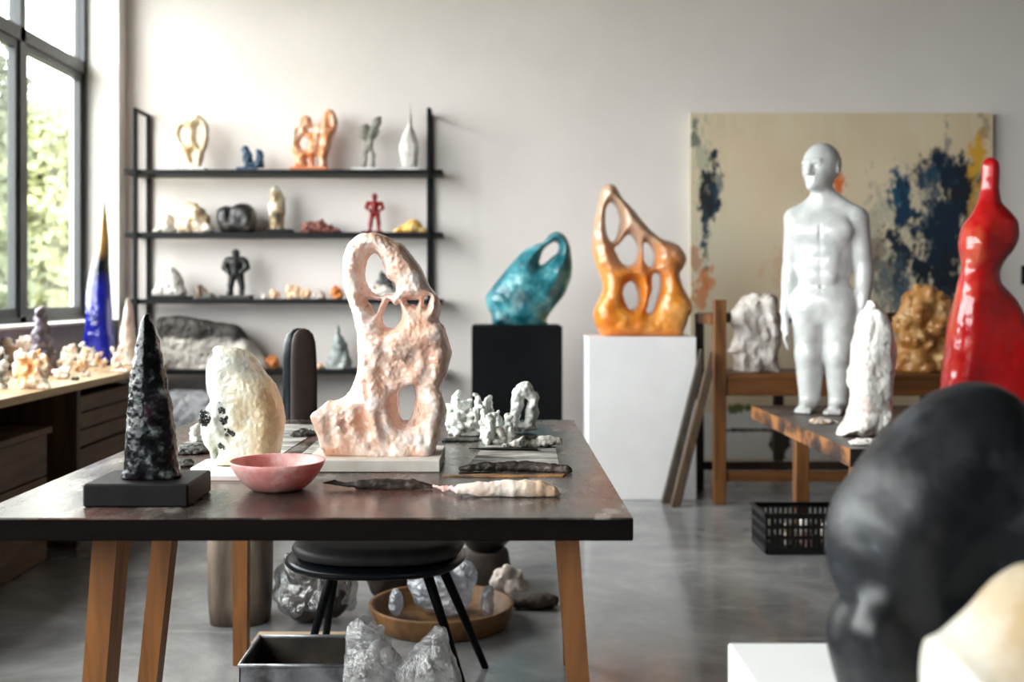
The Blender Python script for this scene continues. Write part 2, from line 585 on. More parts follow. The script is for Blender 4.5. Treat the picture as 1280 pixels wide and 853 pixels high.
m_glass = bpy.data.materials.new('window_glass'); m_glass.use_nodes = True
_n = m_glass.node_tree; _n.nodes.clear()
_o = _n.nodes.new('ShaderNodeOutputMaterial'); _t = _n.nodes.new('ShaderNodeBsdfTransparent'); _g = _n.nodes.new('ShaderNodeBsdfGlossy')
_t.inputs[0].default_value = (.96, .98, .97, 1); _g.inputs['Roughness'].default_value = .01
_w = _n.nodes.new('ShaderNodeLayerWeight'); _w.inputs[0].default_value = .5
_p = _n.nodes.new('ShaderNodeMath'); _p.operation = 'POWER'; _p.inputs[1].default_value = 5.0
_n.links.new(_w.outputs['Facing'], _p.inputs[0])
_f = _n.nodes.new('ShaderNodeMath'); _f.operation = 'MULTIPLY_ADD'; _f.inputs[1].default_value = .7; _f.inputs[2].default_value = .03
_n.links.new(_p.outputs[0], _f.inputs[0])
_m = _n.nodes.new('ShaderNodeMixShader')
_n.links.new(_f.outputs[0], _m.inputs[0]); _n.links.new(_t.outputs[0], _m.inputs[1]); _n.links.new(_g.outputs[0], _m.inputs[2]); _n.links.new(_m.outputs[0], _o.inputs[0])

# ------------------------------------------------------------------ room shell
XL, XR, YB, YF, ZC = -2.64, 5.4, 7.96, -3.4, 3.95
WY0, WY1, WZ0, WZ1 = -2.6, 7.8, 1.0, 3.55           # window opening in the left wall
def st(name, mb, mat): return mb.link(name, mat, kind='structure')
st('floor', MB().box(XL - .4, XR + .2, YF - .2, YB + .2, -.12, 0), m_floor)
st('ceiling', MB().box(XL - .4, XR + .2, YF - .2, YB + .2, ZC, ZC + .15), m_ceil)
st('wall_back', MB().box(XL - .4, XR + .2, YB, YB + .2, 0, ZC), m_wall)
st('wall_right', MB().box(XR, XR + .2, YF, YB, 0, ZC), m_wright)
st('wall_front', MB().box(XL - .4, XR + .2, YF - .2, YF, 0, ZC), m_wfront)
w = MB(); w.box(XL - .34, XL, WY1, YB, 0, ZC); w.box(XL - .34, XL, YF, WY0, 0, ZC); w.box(XL - .34, XL, WY0, WY1, WZ1, ZC)
w.box(XL - .34, XL - .012, WY0, WY1, 0, WZ0)
st('wall_left', w, m_wall_l)
st('wall_panel_left', MB().box(XL - .012, XL, WY0, WY1, 0, WZ0), m_dado)


def window(name, horiz, a0, a1, z0, z1, pos, pitch, ztr, thick=.07):
    """a grid window; horiz: runs along x (True) or y."""
    root = empty(name, (0, 0, 0), kind='structure')
    def B(mb, p0, p1, zz0, zz1, t0, t1):
        if horiz: mb.box(p0, p1, pos + t0, pos + t1, zz0, zz1)
        else: mb.box(pos + t0, pos + t1, p0, p1, zz0, zz1)
    fr = MB()
    B(fr, a0, a1, z0, z0 + .05, 0, thick); B(fr, a0, a1, z1 - .05, z1, 0, thick)
    B(fr, a0, a0 + .05, z0, z1, 0, thick); B(fr, a1 - .05, a1, z0, z1, 0, thick)
    B(fr, a0, a1, ztr, ztr + .085, -.012, thick)
    ms = []; y = a1 - pitch
    while y > a0 + .3:
        ms.append(y); B(fr, y - .04, y + .04, z0, z1, -.004, thick); y -= pitch
    fr.link('window_frame', m_frame, root)
    ed = [a0 + .05] + [v for q in sorted(ms) for v in (q - .04, q + .04)] + [a1 - .05]
    sash = MB()
    for i in range(0, len(ed), 2):
        p, q = ed[i], ed[i + 1]
        B(sash, p, p + .05, z0 + .05, ztr, .012, thick - .012); B(sash, q - .05, q, z0 + .05, ztr, .012, thick - .012)
        B(sash, p + .05, q - .05, z0 + .05, z0 + .105, .012, thick - .012); B(sash, p + .05, q - .05, ztr - .05, ztr, .012, thick - .012)
        for zz in ((z0 + .105, ztr - .05, .05), (ztr + .085, z1 - .05, 0)):
            g = MB(); B(g, p + zz[2], q - zz[2], zz[0], zz[1], thick / 2 - .003, thick / 2 + .003)
            g.link('window_pane', m_glass, root)
    sash.link('window_sash', m_frame, root)
    return root


w1 = window('window_1', False, WY0, WY1, WZ0, WZ1, XL - .22 - .07, 1.045, 2.715)
bx('window_sill', (XL - .22, XL + .012, WY0, WY1, WZ0, WZ0 + .016), m_sill, w1, .002)

# ------------------------------------------------------------------ outdoors
m_lawn = M('lawn', [(.3, (112, 112, 92)), (.7, (142, 140, 120))], scale=1.5, detail=8, rough=.9)
st('ground', MB().box(-40, XL - .4, -14, 46, -.5, -.3), m_lawn)
m_bark = M('bark', [(.3, (92, 78, 64)), (.7, (140, 124, 106))], scale=9, rough=.9)


def tree(name, label, x, y, zt, r, seed, c1, c2, n=2600):
    rs = random.Random(seed)
    root = empty(name, (x, y, -.3), label, 'tree', 'trees beyond the window')
    tr = MB().tube([(x, y, -.3), (x + .1, y, .6), (x, y + .1, zt * .75)], [.16, .12, .04])
    for k in range(5):
        a = rs.uniform(0, 6.28); z = zt * rs.uniform(.25, .6)
        tr.tube([(x, y, z), (x + math.cos(a) * r * .6, y + math.sin(a) * r * .6, z + r * .5)], [.05, .015], 7)
    tr.link('trunk', m_bark, root, True)
    V, F = [], []
    cl = [(rs.uniform(-1, 1), rs.uniform(-1, 1), rs.uniform(0, 1)) for _ in range(38)]
    for i in range(n):
        c = cl[i % 38]
        wv = r * (1.05 - .55 * c[2])
        p = Vector((x + c[0] * wv * .75 + rs.gauss(0, .24), y + c[1] * wv * .75 + rs.gauss(0, .24), .0 + c[2] * zt * .95 + rs.gauss(0, .25)))
        s_ = rs.uniform(.06, .15)
        a = Vector((rs.gauss(0, 1), rs.gauss(0, 1), rs.gauss(0, 1))).normalized(); b = a.orthogonal().normalized()
        o = len(V); V += [p - a * s_, p + b * s_ * .5, p + a * s_, p - b * s_ * .5]; F.append((o, o + 1, o + 2, o + 3))
    mt = M(name + '_leaves', [(.3, c1), (.7, c2)], scale=1.2, rough=.6)
    link('foliage', V, F, mt, root, False)


tree('garden_tree', 'bushy yellow-green tree seen through the right pane of the window', -6.55, 16.4, 3.7, 1.1, 3, (92, 98, 62), (136, 138, 92), 9000)
tree('garden_tree', 'dark olive-green tree seen through the left pane of the window', -5.75, 11.7, 3.9, .55, 5, (50, 58, 42), (92, 100, 70), 6000)
tree('garden_tree', 'grey-green feathery tree far behind the yellow-green one outside', -8.9, 22.5, 5.0, 2.0, 8, (92, 98, 84), (124, 128, 110), 14000)

# ------------------------------------------------------------------ main work table
m_top = M('dark_worn_table_top', [(.36, (34, 29, 27)), (.48, (58, 51, 47)), (.62, (92, 85, 80))], scale=7, detail=15, rough=.25, rvar=.09, bump=.08, bscale=40, stretch=(1, .45, 1), spec=.5, nrough=.72)
add_layer(m_top, (158, 152, 146), 9, .57, .64, 15, stretch=(1, .4, 1), seed=4, amount=.6)
add_layer(m_top, (96, 54, 47), 4.5, .52, .62, 12, stretch=(1, .5, 1), seed=12.6, amount=.6)
add_layer(m_top, (22, 19, 18), 8, .55, .63, 12, stretch=(1, .45, 1), seed=21, amount=.7)
m_edge = M('dark_table_edge', [(.3, (11, 8, 7)), (.7, (19, 14, 12))], scale=4, rough=.6, stretch=(.4, 1, 6), spec=.05)
m_leg = wood('oiled_oak', (98, 58, 25), (142, 90, 42), scale=5, stretch=(6, 6, .6), rough=.5)
T0, T1, TL, TR, TZ = 2.234, 3.96, -1.067, .271, .75
tbl = empty('work_table', (-.4, 3.1, 0), 'long dark-topped work table on slanting oak legs carrying the pink pierced sculpture', 'table')
o = MB().box(TL, TR, T0, T1, TZ - .046, TZ, .003).link('table_top', [m_top, m_edge], tbl)
for p in o.data.polygons:
    if p.normal.z < .5: p.material_index = 1


def tleg(x, y, dx, wx, wy, dy=0.0, bev=0):
    zt = TZ - .0465
    MB().prism([(x + dx - wx * .45, y + dy - wy * .45, 0), (x + dx + wx * .45, y + dy - wy * .45, 0), (x + dx + wx * .45, y + dy + wy * .45, 0), (x + dx - wx * .45, y + dy + wy * .45, 0)],
               [(x - wx / 2, y - wy / 2, zt), (x + wx / 2, y - wy / 2, zt), (x + wx / 2, y + wy / 2, zt), (x - wx / 2, y + wy / 2, zt)]).link('leg', m_leg, tbl)


tleg(PX(135, 2.37), 2.40, -.055, .052, .09)
tleg(PX(210, 2.78), 2.80, -.075, .05, .06)
tleg(PX(300, 3.6), 3.62, 0, .05, .05)
tleg(PX(708, 2.37), 2.40, .055, .05, .055)
tleg(.235, 3.62, 0, .05, .05)

# ------------------------------------------------------------------ chair behind the table
m_lea = M('dark_brown_leather', [(.3, (44, 34, 31)), (.7, (56, 44, 40))], scale=20, rough=.5, spec=.3, bump=.1, bscale=160)
m_seat = M('charcoal_seat_pad', [(.3, (44, 42, 42)), (.7, (58, 56, 56))], scale=20, rough=.5, spec=.3, bump=.1, bscale=160)
m_shell = M('blue_black_shell', [(0, (15, 20, 26))], rough=.3, spec=.3)
ch = empty('side_chair', (-.38, 3.5, 0), 'dark chair tucked under the work table with a tall narrow rounded backrest', 'chair')
cx, cy = PX(470, 3.44), 3.46


def rslab(name, c, rx, ry, z0, z1, mat, parent, pw=2.6, rnd=.35, n=56, rot=0.0):
    V, F = [], []
    prof = [(.0, 0), (1 - rnd * .5, 0), (1 - rnd * .12, .16), (1, .5), (1 - rnd * .12, .84), (1 - rnd * .5, 1.0), (0, 1.04)]
    for q, t in prof:
        for k in range(n):
            a = 2 * math.pi * k / n
            x = math.copysign(abs(math.cos(a)) ** (2 / pw), math.cos(a)) * rx * q; y = math.copysign(abs(math.sin(a)) ** (2 / pw), math.sin(a)) * ry * q
            V.append((c[0] + x * math.cos(rot) - y * math.sin(rot), c[1] + x * math.sin(rot) + y * math.cos(rot), z0 + (z1 - z0) * t))
    for i in range(len(prof) - 1):
        for k in range(n):
            j = (k + 1) % n
            F.append((i * n + k, i * n + j, (i + 1) * n + j, (i + 1) * n + k))
    return link(name, V, F, mat, parent)


rslab('seat_shell', (cx, cy), .275, .26, .365, .41, m_shell, ch, rnd=.5)
rslab('seat', (cx + .01, cy - .01), .262, .245, .405, .455, m_seat, ch)


def strip(name, path, hw, th, mat, parent, n=20):
    """upholstered strip along path [(x, y, z, nx, ny, nz, half width factor)] with rounded section."""
    V, F = [], []
    for (x, y, z, ax, ay, dz, g) in path:
        A = Vector((ax, ay, 0)).normalized(); Nn = Vector((-ay, ax, dz)).normalized()
        for k in range(n):
            t = 2 * math.pi * k / n
            u = math.copysign(abs(math.cos(t)) ** .6, math.cos(t)) * hw * g; v = math.copysign(abs(math.sin(t)) ** .8, math.sin(t)) * th * min(1, g * 1.3)
            V.append(Vector((x, y, z)) + A * u + Nn * v)
    m = len(path)
    for i in range(m - 1):
        for k in range(n):
            j = (k + 1) % n
            F.append((i * n + k, i * n + j, (i + 1) * n + j, (i + 1) * n + k))
    F.append(tuple(range(n))[::-1]); F.append(tuple((m - 1) * n + k for k in range(n)))
    return link(name, V, F, mat, parent)


bxx, byy = PX(372, 4.03), 4.05
dirx, diry = .93, .36
bp = []
for i, (z, g, oy) in enumerate([(.40, .8, -.40), (.46, .85, -.22), (.55, .9, -.07), (.64, .95, .0), (.74, 1, .012), (.86, 1, .015), (.96, .97, .01), (1.02, .9, .006), (1.05, .72, .004), (1.066, .4, .002), (1.072, .08, 0)]):
    bp.append((bxx + (.12 * min(1, -oy / .4) if oy < 0 else 0), byy + oy, z, dirx, diry, .1, g))
strip('backrest_shell', bp, .060, .030, m_shell, ch)
bq = [(x + .022, y - .030, z, ax, ay, dz, g * .9) for (x, y, z, ax, ay, dz, g) in bp[3:]]
strip('backrest_pad', bq, .054, .016, m_lea, ch)
for (tx, ty, bx_, by_) in ((-.13, .03, -.24, .10), (.16, -.12, .27, -.06), (.19, .02, .335, .12), (-.14, .14, -.2, .22)):
    MB().tube([(cx + tx, cy + ty, .372), (cx + tx + (bx_ - tx) * .5, cy + ty + (by_ - ty) * .5, .19), (cx + bx_, cy + by_, 0)], [.016, .014, .011], 10).link('leg', m_black, ch, True)

# ------------------------------------------------------------------ pink pierced sculpture on its slab
m_slab = M('pale_limestone', [(.3, (206, 198, 188)), (.7, (228, 222, 214))], scale=14, detail=8, rough=.7, bump=.1, bscale=120)
bx('stone_slab', (PX(380, 2.80), PX(550, 2.80), 2.80, 3.07, TZ + .0005, TZ + .031), m_slab, None, .002,
   label='flat pale stone slab under the pink pierced sculpture on the table', cat='slab')
m_pink = M('pink_alabaster', [(.34, (222, 164, 136)), (.45, (236, 197, 176)), (.55, (243, 218, 205)), (.66, (250, 243, 238))], scale=13, detail=12, rough=.26, bump=.3, bscale=90, sss=.18, sssr=(1, .7, .55), ssss=.012, coat=.3, coatr=.15, dist=.7, nrough=.62)
add_layer(m_pink, (226, 156, 112), 6, .58, .72, 8, seed=2.2, amount=.45)
add_layer(m_pink, (104, 104, 102), 17, .66, .71, 6, seed=5.0, amount=.55)
A4 = lambda pts: zoomed(pts, 390, 280, 5.333)
A5 = lambda pts: zoomed(pts, 390, 430, 5.017)
pink_o = [(460, 291), (471, 290), (482, 294), (493, 301), (503, 306), (512, 317), (521, 328), (530, 342), (536, 355), (541, 362), (548, 370), (552, 382), (551, 393), (550, 402), (556, 408), (559, 418), (561.5, 428), (564.5, 441), (562, 454), (559, 470), (554.5, 482), (554.5, 498), (559.5, 510), (558.5, 520), (552.5, 538), (546, 559), (540, 572), (502, 575), (470, 575), (430, 574), (412, 570), (406, 557.6), (398, 541.6), (393, 525.7), (393, 515.7), (402, 506.7), (411, 499.8), (417, 501), (430, 495.8), (440, 484.8), (445, 470), (447.8, 450), (447, 430), (444.4, 411), (439.7, 389), (435, 374), (430.3, 359), (428.4, 336), (430.3, 319.4), (436, 305), (444.4, 297), (453.8, 292)]
pink_h = [A4([(362, 300), (372, 240), (395, 208), (420, 196), (445, 210), (470, 250), (485, 310), (495, 355), (530, 380), (560, 400), (565, 450), (545, 472), (500, 472), (450, 484), (400, 458), (374, 415), (358, 370)]),
          A4([(364, 508), (400, 500), (440, 508), (468, 506), (452, 545), (430, 588), (410, 570), (385, 535)]),
          A4([(492, 545), (520, 508), (560, 540), (585, 525), (600, 560), (602, 620), (580, 662), (540, 688), (500, 683), (478, 650), (472, 600)]),
          A4([(622, 502), (660, 499), (712, 499), (722, 520), (700, 558), (670, 545), (640, 543)]),
          A4([(748, 488), (788, 480), (784, 510), (765, 555), (746, 540)]),
          A5([(548, 300), (580, 242), (620, 240), (646, 290), (652, 360), (638, 440), (610, 488), (572, 490), (545, 430)])]
YP = 2.94
V, Q = carve(pink_o, pink_h, YP, .070, .034, .003, kh=.004, z0=TZ + .0315,
             dents=[(462, 478, 464, 494, .009, -.074), (455, 512, 461, 538, .017, -.078), (434, 527, 438, 533, .010, -.072), (478, 515, 486, 541, .012, -.082), (440, 452, 442, 470, .008, -.066),
                    (500, 462, 508, 474, .013, -.083), (458, 438, 466, 450, .013, -.082), (537, 440, 537, 462, .007, -.074), (520, 440, 522, 450, .010, -.08), (482, 432, 486, 440, .010, -.08),
                    (530, 520, 534, 548, .012, -.084), (415, 520, 420, 545, .012, -.082), (470, 552, 490, 556, .012, -.086), (446, 340, 444, 360, .010, -.084), (535, 365, 530, 350, .008, -.076), (508, 330, 512, 345, .012, -.084), (480, 455, 484, 466, .010, -.084)],
             ridges=[(473, 500, 478, 545, .014, -.062), (468, 440, 466, 505, .013, -.062), (545, 500, 532, 566, .018, -.056), (420, 553, 500, 566, .028, -.05), (500, 425, 545, 415, .018, -.058), (470, 440, 520, 428, .016, -.058), (500, 480, 520, 470, .014, -.062), (400, 520, 420, 560, .016, -.05)],
             noises=[('f', .0060, 12, 3), ('f', .0016, 40, 9), ('w', .0011, 95, 4), ('f', .0009, 150, 5)])
link('pierced_sculpture', V, Q, m_pink, label='tall pink wax-like sculpture pierced with holes on a pale slab', cat='sculpture')

# ------------------------------------------------------------------ cream sculpture, bowl, black spire on the table
m_cream = M('cream_onyx', [(.34, (204, 186, 146)), (.48, (220, 212, 189)), (.62, (232, 229, 218))], scale=9, detail=12, rough=.28, bump=.35, bscale=90, sss=.15, sssr=(1, .95, .88), ssss=.015, coat=.3, nrough=.62)
add_zgrad(m_cream, (222, 228, 222), .0, -.05, .8, .08, 'X')
add_zgrad(m_cream, (206, 172, 118), .03, .075, .7, .08, 'X')
add_layer(m_cream, (186, 200, 198), 6, .54, .64, 8, seed=7, amount=.6)
C5 = lambda pts: zoomed(pts, 90, 380, 3.045)
cream_o = C5([(560, 157), (600, 160), (640, 165), (680, 185), (710, 215), (730, 255), (765, 300), (785, 345), (805, 400), (812, 450), (806, 500), (800, 560), (785, 600), (740, 618), (640, 622), (560, 618), (540, 600), (532, 560), (508, 530), (495, 480), (500, 430), (515, 390), (530, 370), (518, 330), (512, 270), (520, 220), (540, 195), (540, 170)])
YC = 2.86
CS = FPX / YC
V, Q = carve(cream_o, [C5([(548, 560), (556, 540), (566, 556), (558, 580)])], YC, .062, .05, .0034, z0=TZ + .0135,
             dents=[(C5([(590, 400)])[0] + C5([(594, 440)])[0] + (.016, -.066)), (C5([(605, 480)])[0] + C5([(625, 495)])[0] + (.014, -.066)), (C5([(588, 535)])[0] + C5([(596, 542)])[0] + (.010, -.066)), (C5([(526, 415)])[0] + C5([(524, 440)])[0] + (.011, -.05))],
             noises=[('f', .006, 14, 11), ('w', .0012, 100, 4), ('f', .0012, 170, 6)])
cs = empty('onyx_sculpture', P(300, 580, YC), 'upright cream and yellow stone sculpture with dark pits behind the pink bowl', 'sculpture')
link('body', V, Q, m_cream, cs)
m_dkx = M('dark_crystal', [(.3, (26, 27, 28)), (.7, (92, 94, 92))], scale=60, rough=.2)
rnd = random.Random(4)
for (zx, zy) in ((590, 402), (594, 428), (604, 472), (616, 490), (630, 498), (588, 536), (600, 540), (526, 415), (525, 436), (655, 528), (640, 486)):
    q = C5([(zx, zy)])[0]; mb = MB()
    for i in range(9):
        mb.crystal((PX(q[0], YC) + rnd.gauss(0, .005), YC - .044 + rnd.uniform(-.004, .004), PZ(q[1], YC) + rnd.gauss(0, .007)), (rnd.gauss(0, .8), -1, rnd.gauss(0, .8)), .0055, rnd.uniform(.010, .016), rnd, 4)
    mb.link('dark_crystal_patch', m_dkx, cs)
m_plas = M('white_plaster', [(.3, (226, 218, 210)), (.7, (242, 237, 232))], scale=16, rough=.8, bump=.2, bscale=70)
V, F = slab_poly([(PX(262, 2.68), 2.68), (PX(352, 2.68), 2.675), (PX(362, 2.8), 2.8), (PX(354, 2.98), 2.98), (PX(292, 3.02), 3.02), (PX(258, 2.95), 2.95), (PX(238, 2.8), 2.8)], TZ + .0005, TZ + .0125, .002, 2)
link('plaster_plate', V, F, m_plas, smooth=False, label='thin uneven white plaster plate under the cream stone sculpture', cat='plate')

m_bowl = M('rose_glass', [(.36, (208, 132, 128)), (.52, (218, 154, 150)), (.66, (236, 200, 197))], scale=14, detail=12, rough=.35, bump=.15, bscale=90, sss=.2, sssr=(1, .8, .78), ssss=.01, nrough=.65)
bw = MB().lathe([(.002, .003), (.030, .002), (.052, .0), (.062, .004), (.078, .017), (.093, .035), (.103, .052), (.108, .065), (.1065, .0668), (.104, .0655), (.098, .052), (.088, .036), (.073, .020), (.055, .011), (.002, .009)], (PX(347, 2.56), 2.56, TZ + .0008), 72)
bw.link('bowl', m_bowl, smooth=True, label='small rose pink translucent bowl on the front of the dark table', cat='bowl')

m_spire = M('black_tourmaline', [(.44, (7, 8, 10)), (.55, (20, 21, 24)), (.62, (70, 76, 76)), (.72, (168, 176, 172))], scale=30, detail=3, rough=.22, bump=.35, bscale=70, spec=.35)
add_layer(m_spire, (60, 36, 50), 9, .54, .66, 4, seed=1.4, amount=.4)
m_bbase = M('black_slate', [(.3, (14, 14, 15)), (.7, (26, 25, 25))], scale=22, detail=8, rough=.5, bump=.08, bscale=150, spec=.2)
sp = empty('spire_sculpture', P(190, 600, 2.43), 'black glittering cone of rough crystal on a square black block', 'sculpture')
V, Q = carve([(184, 391), (188, 397), (194, 412), (200, 432), (206, 462), (212, 495), (217, 530), (221, 572), (221, 606), (157, 606), (157, 575), (158, 540), (161, 500), (165, 462), (171, 427), (177, 403), (181, 393)], [], 2.43, .057, .052, .003, z0=TZ + .05,
             tz=([TZ, TZ + .4], [1.0, .55]), noises=[('w', .0022, 55, 2), ('f', .003, 24, 8)])
link('cone', V, Q, m_spire, sp)
bx('base', (PX(103, 2.34), PX(235, 2.34), 2.34, 2.53, TZ + .0005, TZ + .0495), m_bbase, sp, .004)

# ------------------------------------------------------------------ white coral pieces at the back of the table
m_coral = M('white_quartz_wax', [(.3, (206, 210, 206)), (.7, (240, 240, 236))], scale=20, detail=6, rough=.28, bump=.3, bscale=80, sss=.3, sssr=(.8, 1, .9), ssss=.015, coat=.3)


def coral(name, px0, px1, ytop, ybase, Y, seed, label, cat='mineral', h=.0033, mat=None, n=46):
    rs = random.Random(seed); s = FPX / Y
    x0, x1 = PX(px0, Y), PX(px1, Y); zt = PZ(ytop, Y); z0 = TZ + .001
    f = Field((x0 - .01, Y - .10, z0), (x1 + .01, Y + .10, zt + .02), h)
    W = x1 - x0; Hh = zt - z0
    pk = [((i + .5 + rs.uniform(-.3, .3)) / 11, rs.uniform(-.05, .05), rs.choice((.4, .55, .7, .85, 1.0))) for i in range(11)]
    f.ell(((x0 + x1) / 2, Y, z0), (W * .44, .06, .022), .01)
    for i in range(n * 3):
        u, y, g = pk[i % 11]
        t = rs.random() ** .8
        x = x0 + W * min(.95, max(.05, u + rs.gauss(0, .05) * (1.4 - t))); yy = Y + y + rs.gauss(0, .02)
        zz = z0 + Hh * g * t
        r = rs.uniform(.006, .0125); d = Vector((rs.gauss(0, 1), rs.gauss(0, 1), rs.gauss(.3, .8))).normalized() * rs.uniform(.006, .02)
        f.cap((x, yy, zz), (x + d.x, yy + d.y, zz + d.z), r, r * rs.uniform(.5, 1.1), .002)
        if t > .3: f.cap((x, yy, zz), (x0 + W * u, Y + y, z0 + Hh * g * t * .5), r * .7, .012, .004)
    f.noise('f', .002, 90, seed); f.floor(z0)
    V, Q = f.mesh()
    V = fit(V, x0, x1, z0, zt)
    return link(name, V, Q, mat or m_coral, label=label, cat=cat)


coral('coral_cluster', 556, 618, 487, 545, 3.56, 3, 'white branching coral-like cluster at the back of the table', n=80)
coral('coral_cluster', 598, 644, 513, 557, 3.36, 6, 'low knobbly white cluster in front of the white arch', n=30)
coral('coral_cluster', 238, 262, 527, 552, 3.42, 9, 'little white coral lump half behind the cream sculpture', n=14)
B6 = lambda pts: zoomed(pts, 540, 470, 5.016)
V, Q = carve(B6([(590, 38), (620, 55), (640, 90), (668, 130), (662, 190), (668, 230), (655, 290), (652, 340), (500, 345), (480, 300), (490, 240), (500, 180), (505, 100), (540, 60)]),
             [B6([(575, 135), (605, 150), (600, 180), (585, 220), (590, 260), (570, 290), (550, 280), (555, 230), (570, 190)])], 3.6, .032, .022, .0032, z0=TZ + .001, noises=[('f', .007, 30, 3), ('w', .003, 70, 5), ('f', .002, 140, 6)])
link('quartz_arch', V, Q, m_coral, label='white icy arch with a hollow standing by the black plinth side of the table', cat='mineral')

# ------------------------------------------------------------------ tools and paper on the table
m_tool = M('charred_wood', [(.3, (20, 16, 15)), (.55, (54, 44, 40)), (.75, (120, 104, 92))], scale=24, detail=8, rough=.5, bump=.4, bscale=60, stretch=(.5, 2, 2))
m_pale = M('pale_wax', [(.36, (222, 196, 180)), (.5, (238, 224, 214)), (.64, (248, 242, 240))], scale=14, detail=8, rough=.5, bump=.25, bscale=60, sss=.15, ssss=.01)
add_zgrad(m_pale, (206, 166, 118), .0, .09, .8, .05, 'X')
m_pinkw = M('pink_wax', [(.3, (196, 128, 124)), (.7, (236, 204, 198))], scale=40, rough=.4, bump=.5, bscale=90)


def rod(pts, noise, h, seed, z0=None):
    """pts: (px, py, Y, r)"""
    A = [(np.array(P(x, y, Y)), r) for x, y, Y, r in pts]
    for q, r in A: q[2] = max(q[2], (TZ if z0 is None else z0) + r * .9)
    lo = np.min([a - r for a, r in A], 0) - .012; hi = np.max([a + r for a, r in A], 0) + .012
    f = Field(lo, hi, h)
    for (a, ra), (b, rb) in zip(A[:-1], A[1:]): f.cap(a, b, ra, rb, .004)
    for n in noise: f.noise(*n)
    f.floor(TZ + .001 if z0 is None else z0)
    return f.mesh()


t = empty('carving_tool', P(480, 612, 2.56), 'dark carved stick with a hooked tip lying in front of the pink sculpture', 'tool')
V, Q = rod([(448, 606, 2.56, .012), (480, 607, 2.56, .0125), (515, 610, 2.56, .012), (538, 614, 2.56, .007)], [('f', .003, 60, 1)], .0022, 1); link('handle', V, Q, m_tool, t)
V, Q = rod([(404, 604, 2.58, .002), (418, 603, 2.57, .005), (430, 606, 2.565, .0045), (449, 606, 2.56, .008)], [('f', .002, 90, 2)], .0018, 2); link('tip', V, Q, m_tool, t)
t = empty('wax_spindle', P(630, 622, 2.47), 'pale waxy spindle with a twisted pink tail near the front of the table', 'tool')
V, Q = rod([(573, 612, 2.47, .010), (600, 616, 2.47, .017), (640, 619, 2.47, .0195), (675, 619, 2.47, .0185), (690, 620, 2.47, .013), (698, 621, 2.47, .006)], [('f', .004, 34, 1), ('f', .0016, 120, 3)], .0024, 1); link('body', V, Q, m_pale, t)
V, Q = rod([(543, 608, 2.54, .003), (556, 611, 2.52, .005), (564, 610, 2.51, .006), (576, 616, 2.475, .006)], [('f', .004, 120, 2)], .0018, 2); link('tail', V, Q, m_pinkw, t)
V, Q = rod([(576, 589, 2.82, .006), (588, 587, 2.82, .010), (610, 588, 2.82, .012), (660, 587, 2.82, .0135), (690, 591, 2.80, .012), (711, 593, 2.79, .010)], [('f', .003, 50, 4), ('f', .002, 140, 2)], .0024, 3)
link('charred_stick', V, Q, m_tool, label='thick charred stick lying to the right of the pale slab', cat='stick')
t = empty('palette_knife', P(640, 562, 3.22), 'long dark blade with a rough white and black handle below the coral', 'tool')
V, F = slab_poly([(PX(586, 3.20), 3.20), (PX(616, 3.18), 3.18), (PX(672, 3.17), 3.17), (PX(672, 3.20), 3.205), (PX(616, 3.215), 3.215)], TZ + .0022, TZ + .006); link('blade', V, F, m_black, t, smooth=False)
V, Q = rod([(630, 558, 3.25, .006), (655, 555, 3.25, .016), (685, 553, 3.25, .016), (697, 552, 3.25, .011)], [('f', .008, 45, 5), ('f', .003, 120, 2)], .0026, 3)
m_bw = M('chalky_black_white', [(.44, (30, 27, 26)), (.54, (220, 215, 206))], scale=22, rough=.7, bump=.3, bscale=80)
link('handle', V, Q, m_bw, t)
V, F = slab_poly([(PX(552, 2.70), 2.735), (PX(604, 2.70), 2.725), (PX(704, 2.72), 2.73), (PX(707, 2.75), 2.765), (PX(600, 2.75), 2.76)], TZ + .0005, TZ + .0035)
m_ochre = M('ochre_blade', [(.4, (66, 58, 52)), (.6, (196, 140, 88))], scale=8, rough=.5)
link('wooden_spatula', V, F, m_ochre, smooth=False, label='flat ochre and grey spatula lying beside the charred stick', cat='tool')
m_paper = M('stained_paper', [(.36, (84, 80, 77)), (.48, (140, 136, 131)), (.62, (204, 199, 192))], scale=9, detail=14, nrough=.68, rough=.8, stretch=(.5, 1.5, 1), dist=.6)
add_layer(m_paper, (34, 34, 38), 6, .58, .64, 6, stretch=(.6, 1.6, 1), seed=2, amount=.9)


def sheet(name, pts, label, z=.0004, cat='paper', mat=None):
    V, F = slab_poly(pts, TZ + z, TZ + z + .0012)
    return link(name, V, F, mat or m_paper, smooth=False, label=label, cat=cat)


sheet('paper_sheet', [(-.085, 2.84), (.158, 2.835), (.172, 3.42), (-.02, 3.45)], 'paint-smudged paper sheet under the blade at the right of the table')
sheet('paper_sheet', [(-.93, 3.16), (-.60, 3.10), (-.58, 3.80), (-.95, 3.84)], 'grey stained paper lying to the left behind the cream sculpture')
sheet('paper_sheet', [(-.545, 3.12), (-.37, 3.12), (-.36, 3.86), (-.55, 3.86)], 'grey stained paper lying between cream and pink sculptures')
m_char = M('charcoal_flakes', [(.4, (22, 21, 21)), (.7, (88, 84, 80))], scale=40, rough=.7, bump=.5, bscale=90)


def flake(name, px, py, wpx, hpx, seed, label, cat, mat=None, z=.002, dep=.06, zs=TZ, nz=.008):
    Y = (HC - zs) * FPX / (py - CY); s = FPX / Y
    V, Q = lump((PX(px, Y), Y, zs + z), (wpx / 2 / s, dep, hpx / s), zs + z, min(.0035, wpx / s / 14), seed, 6, (('f', nz, 40, seed), ('f', nz * .4, 120, seed + 1)))
    V = fit(V, PX(px - wpx / 2, Y), PX(px + wpx / 2, Y), zs + z, zs + z + hpx / s)
    return link(name, V, Q, mat or m_char, label=label, cat=cat)


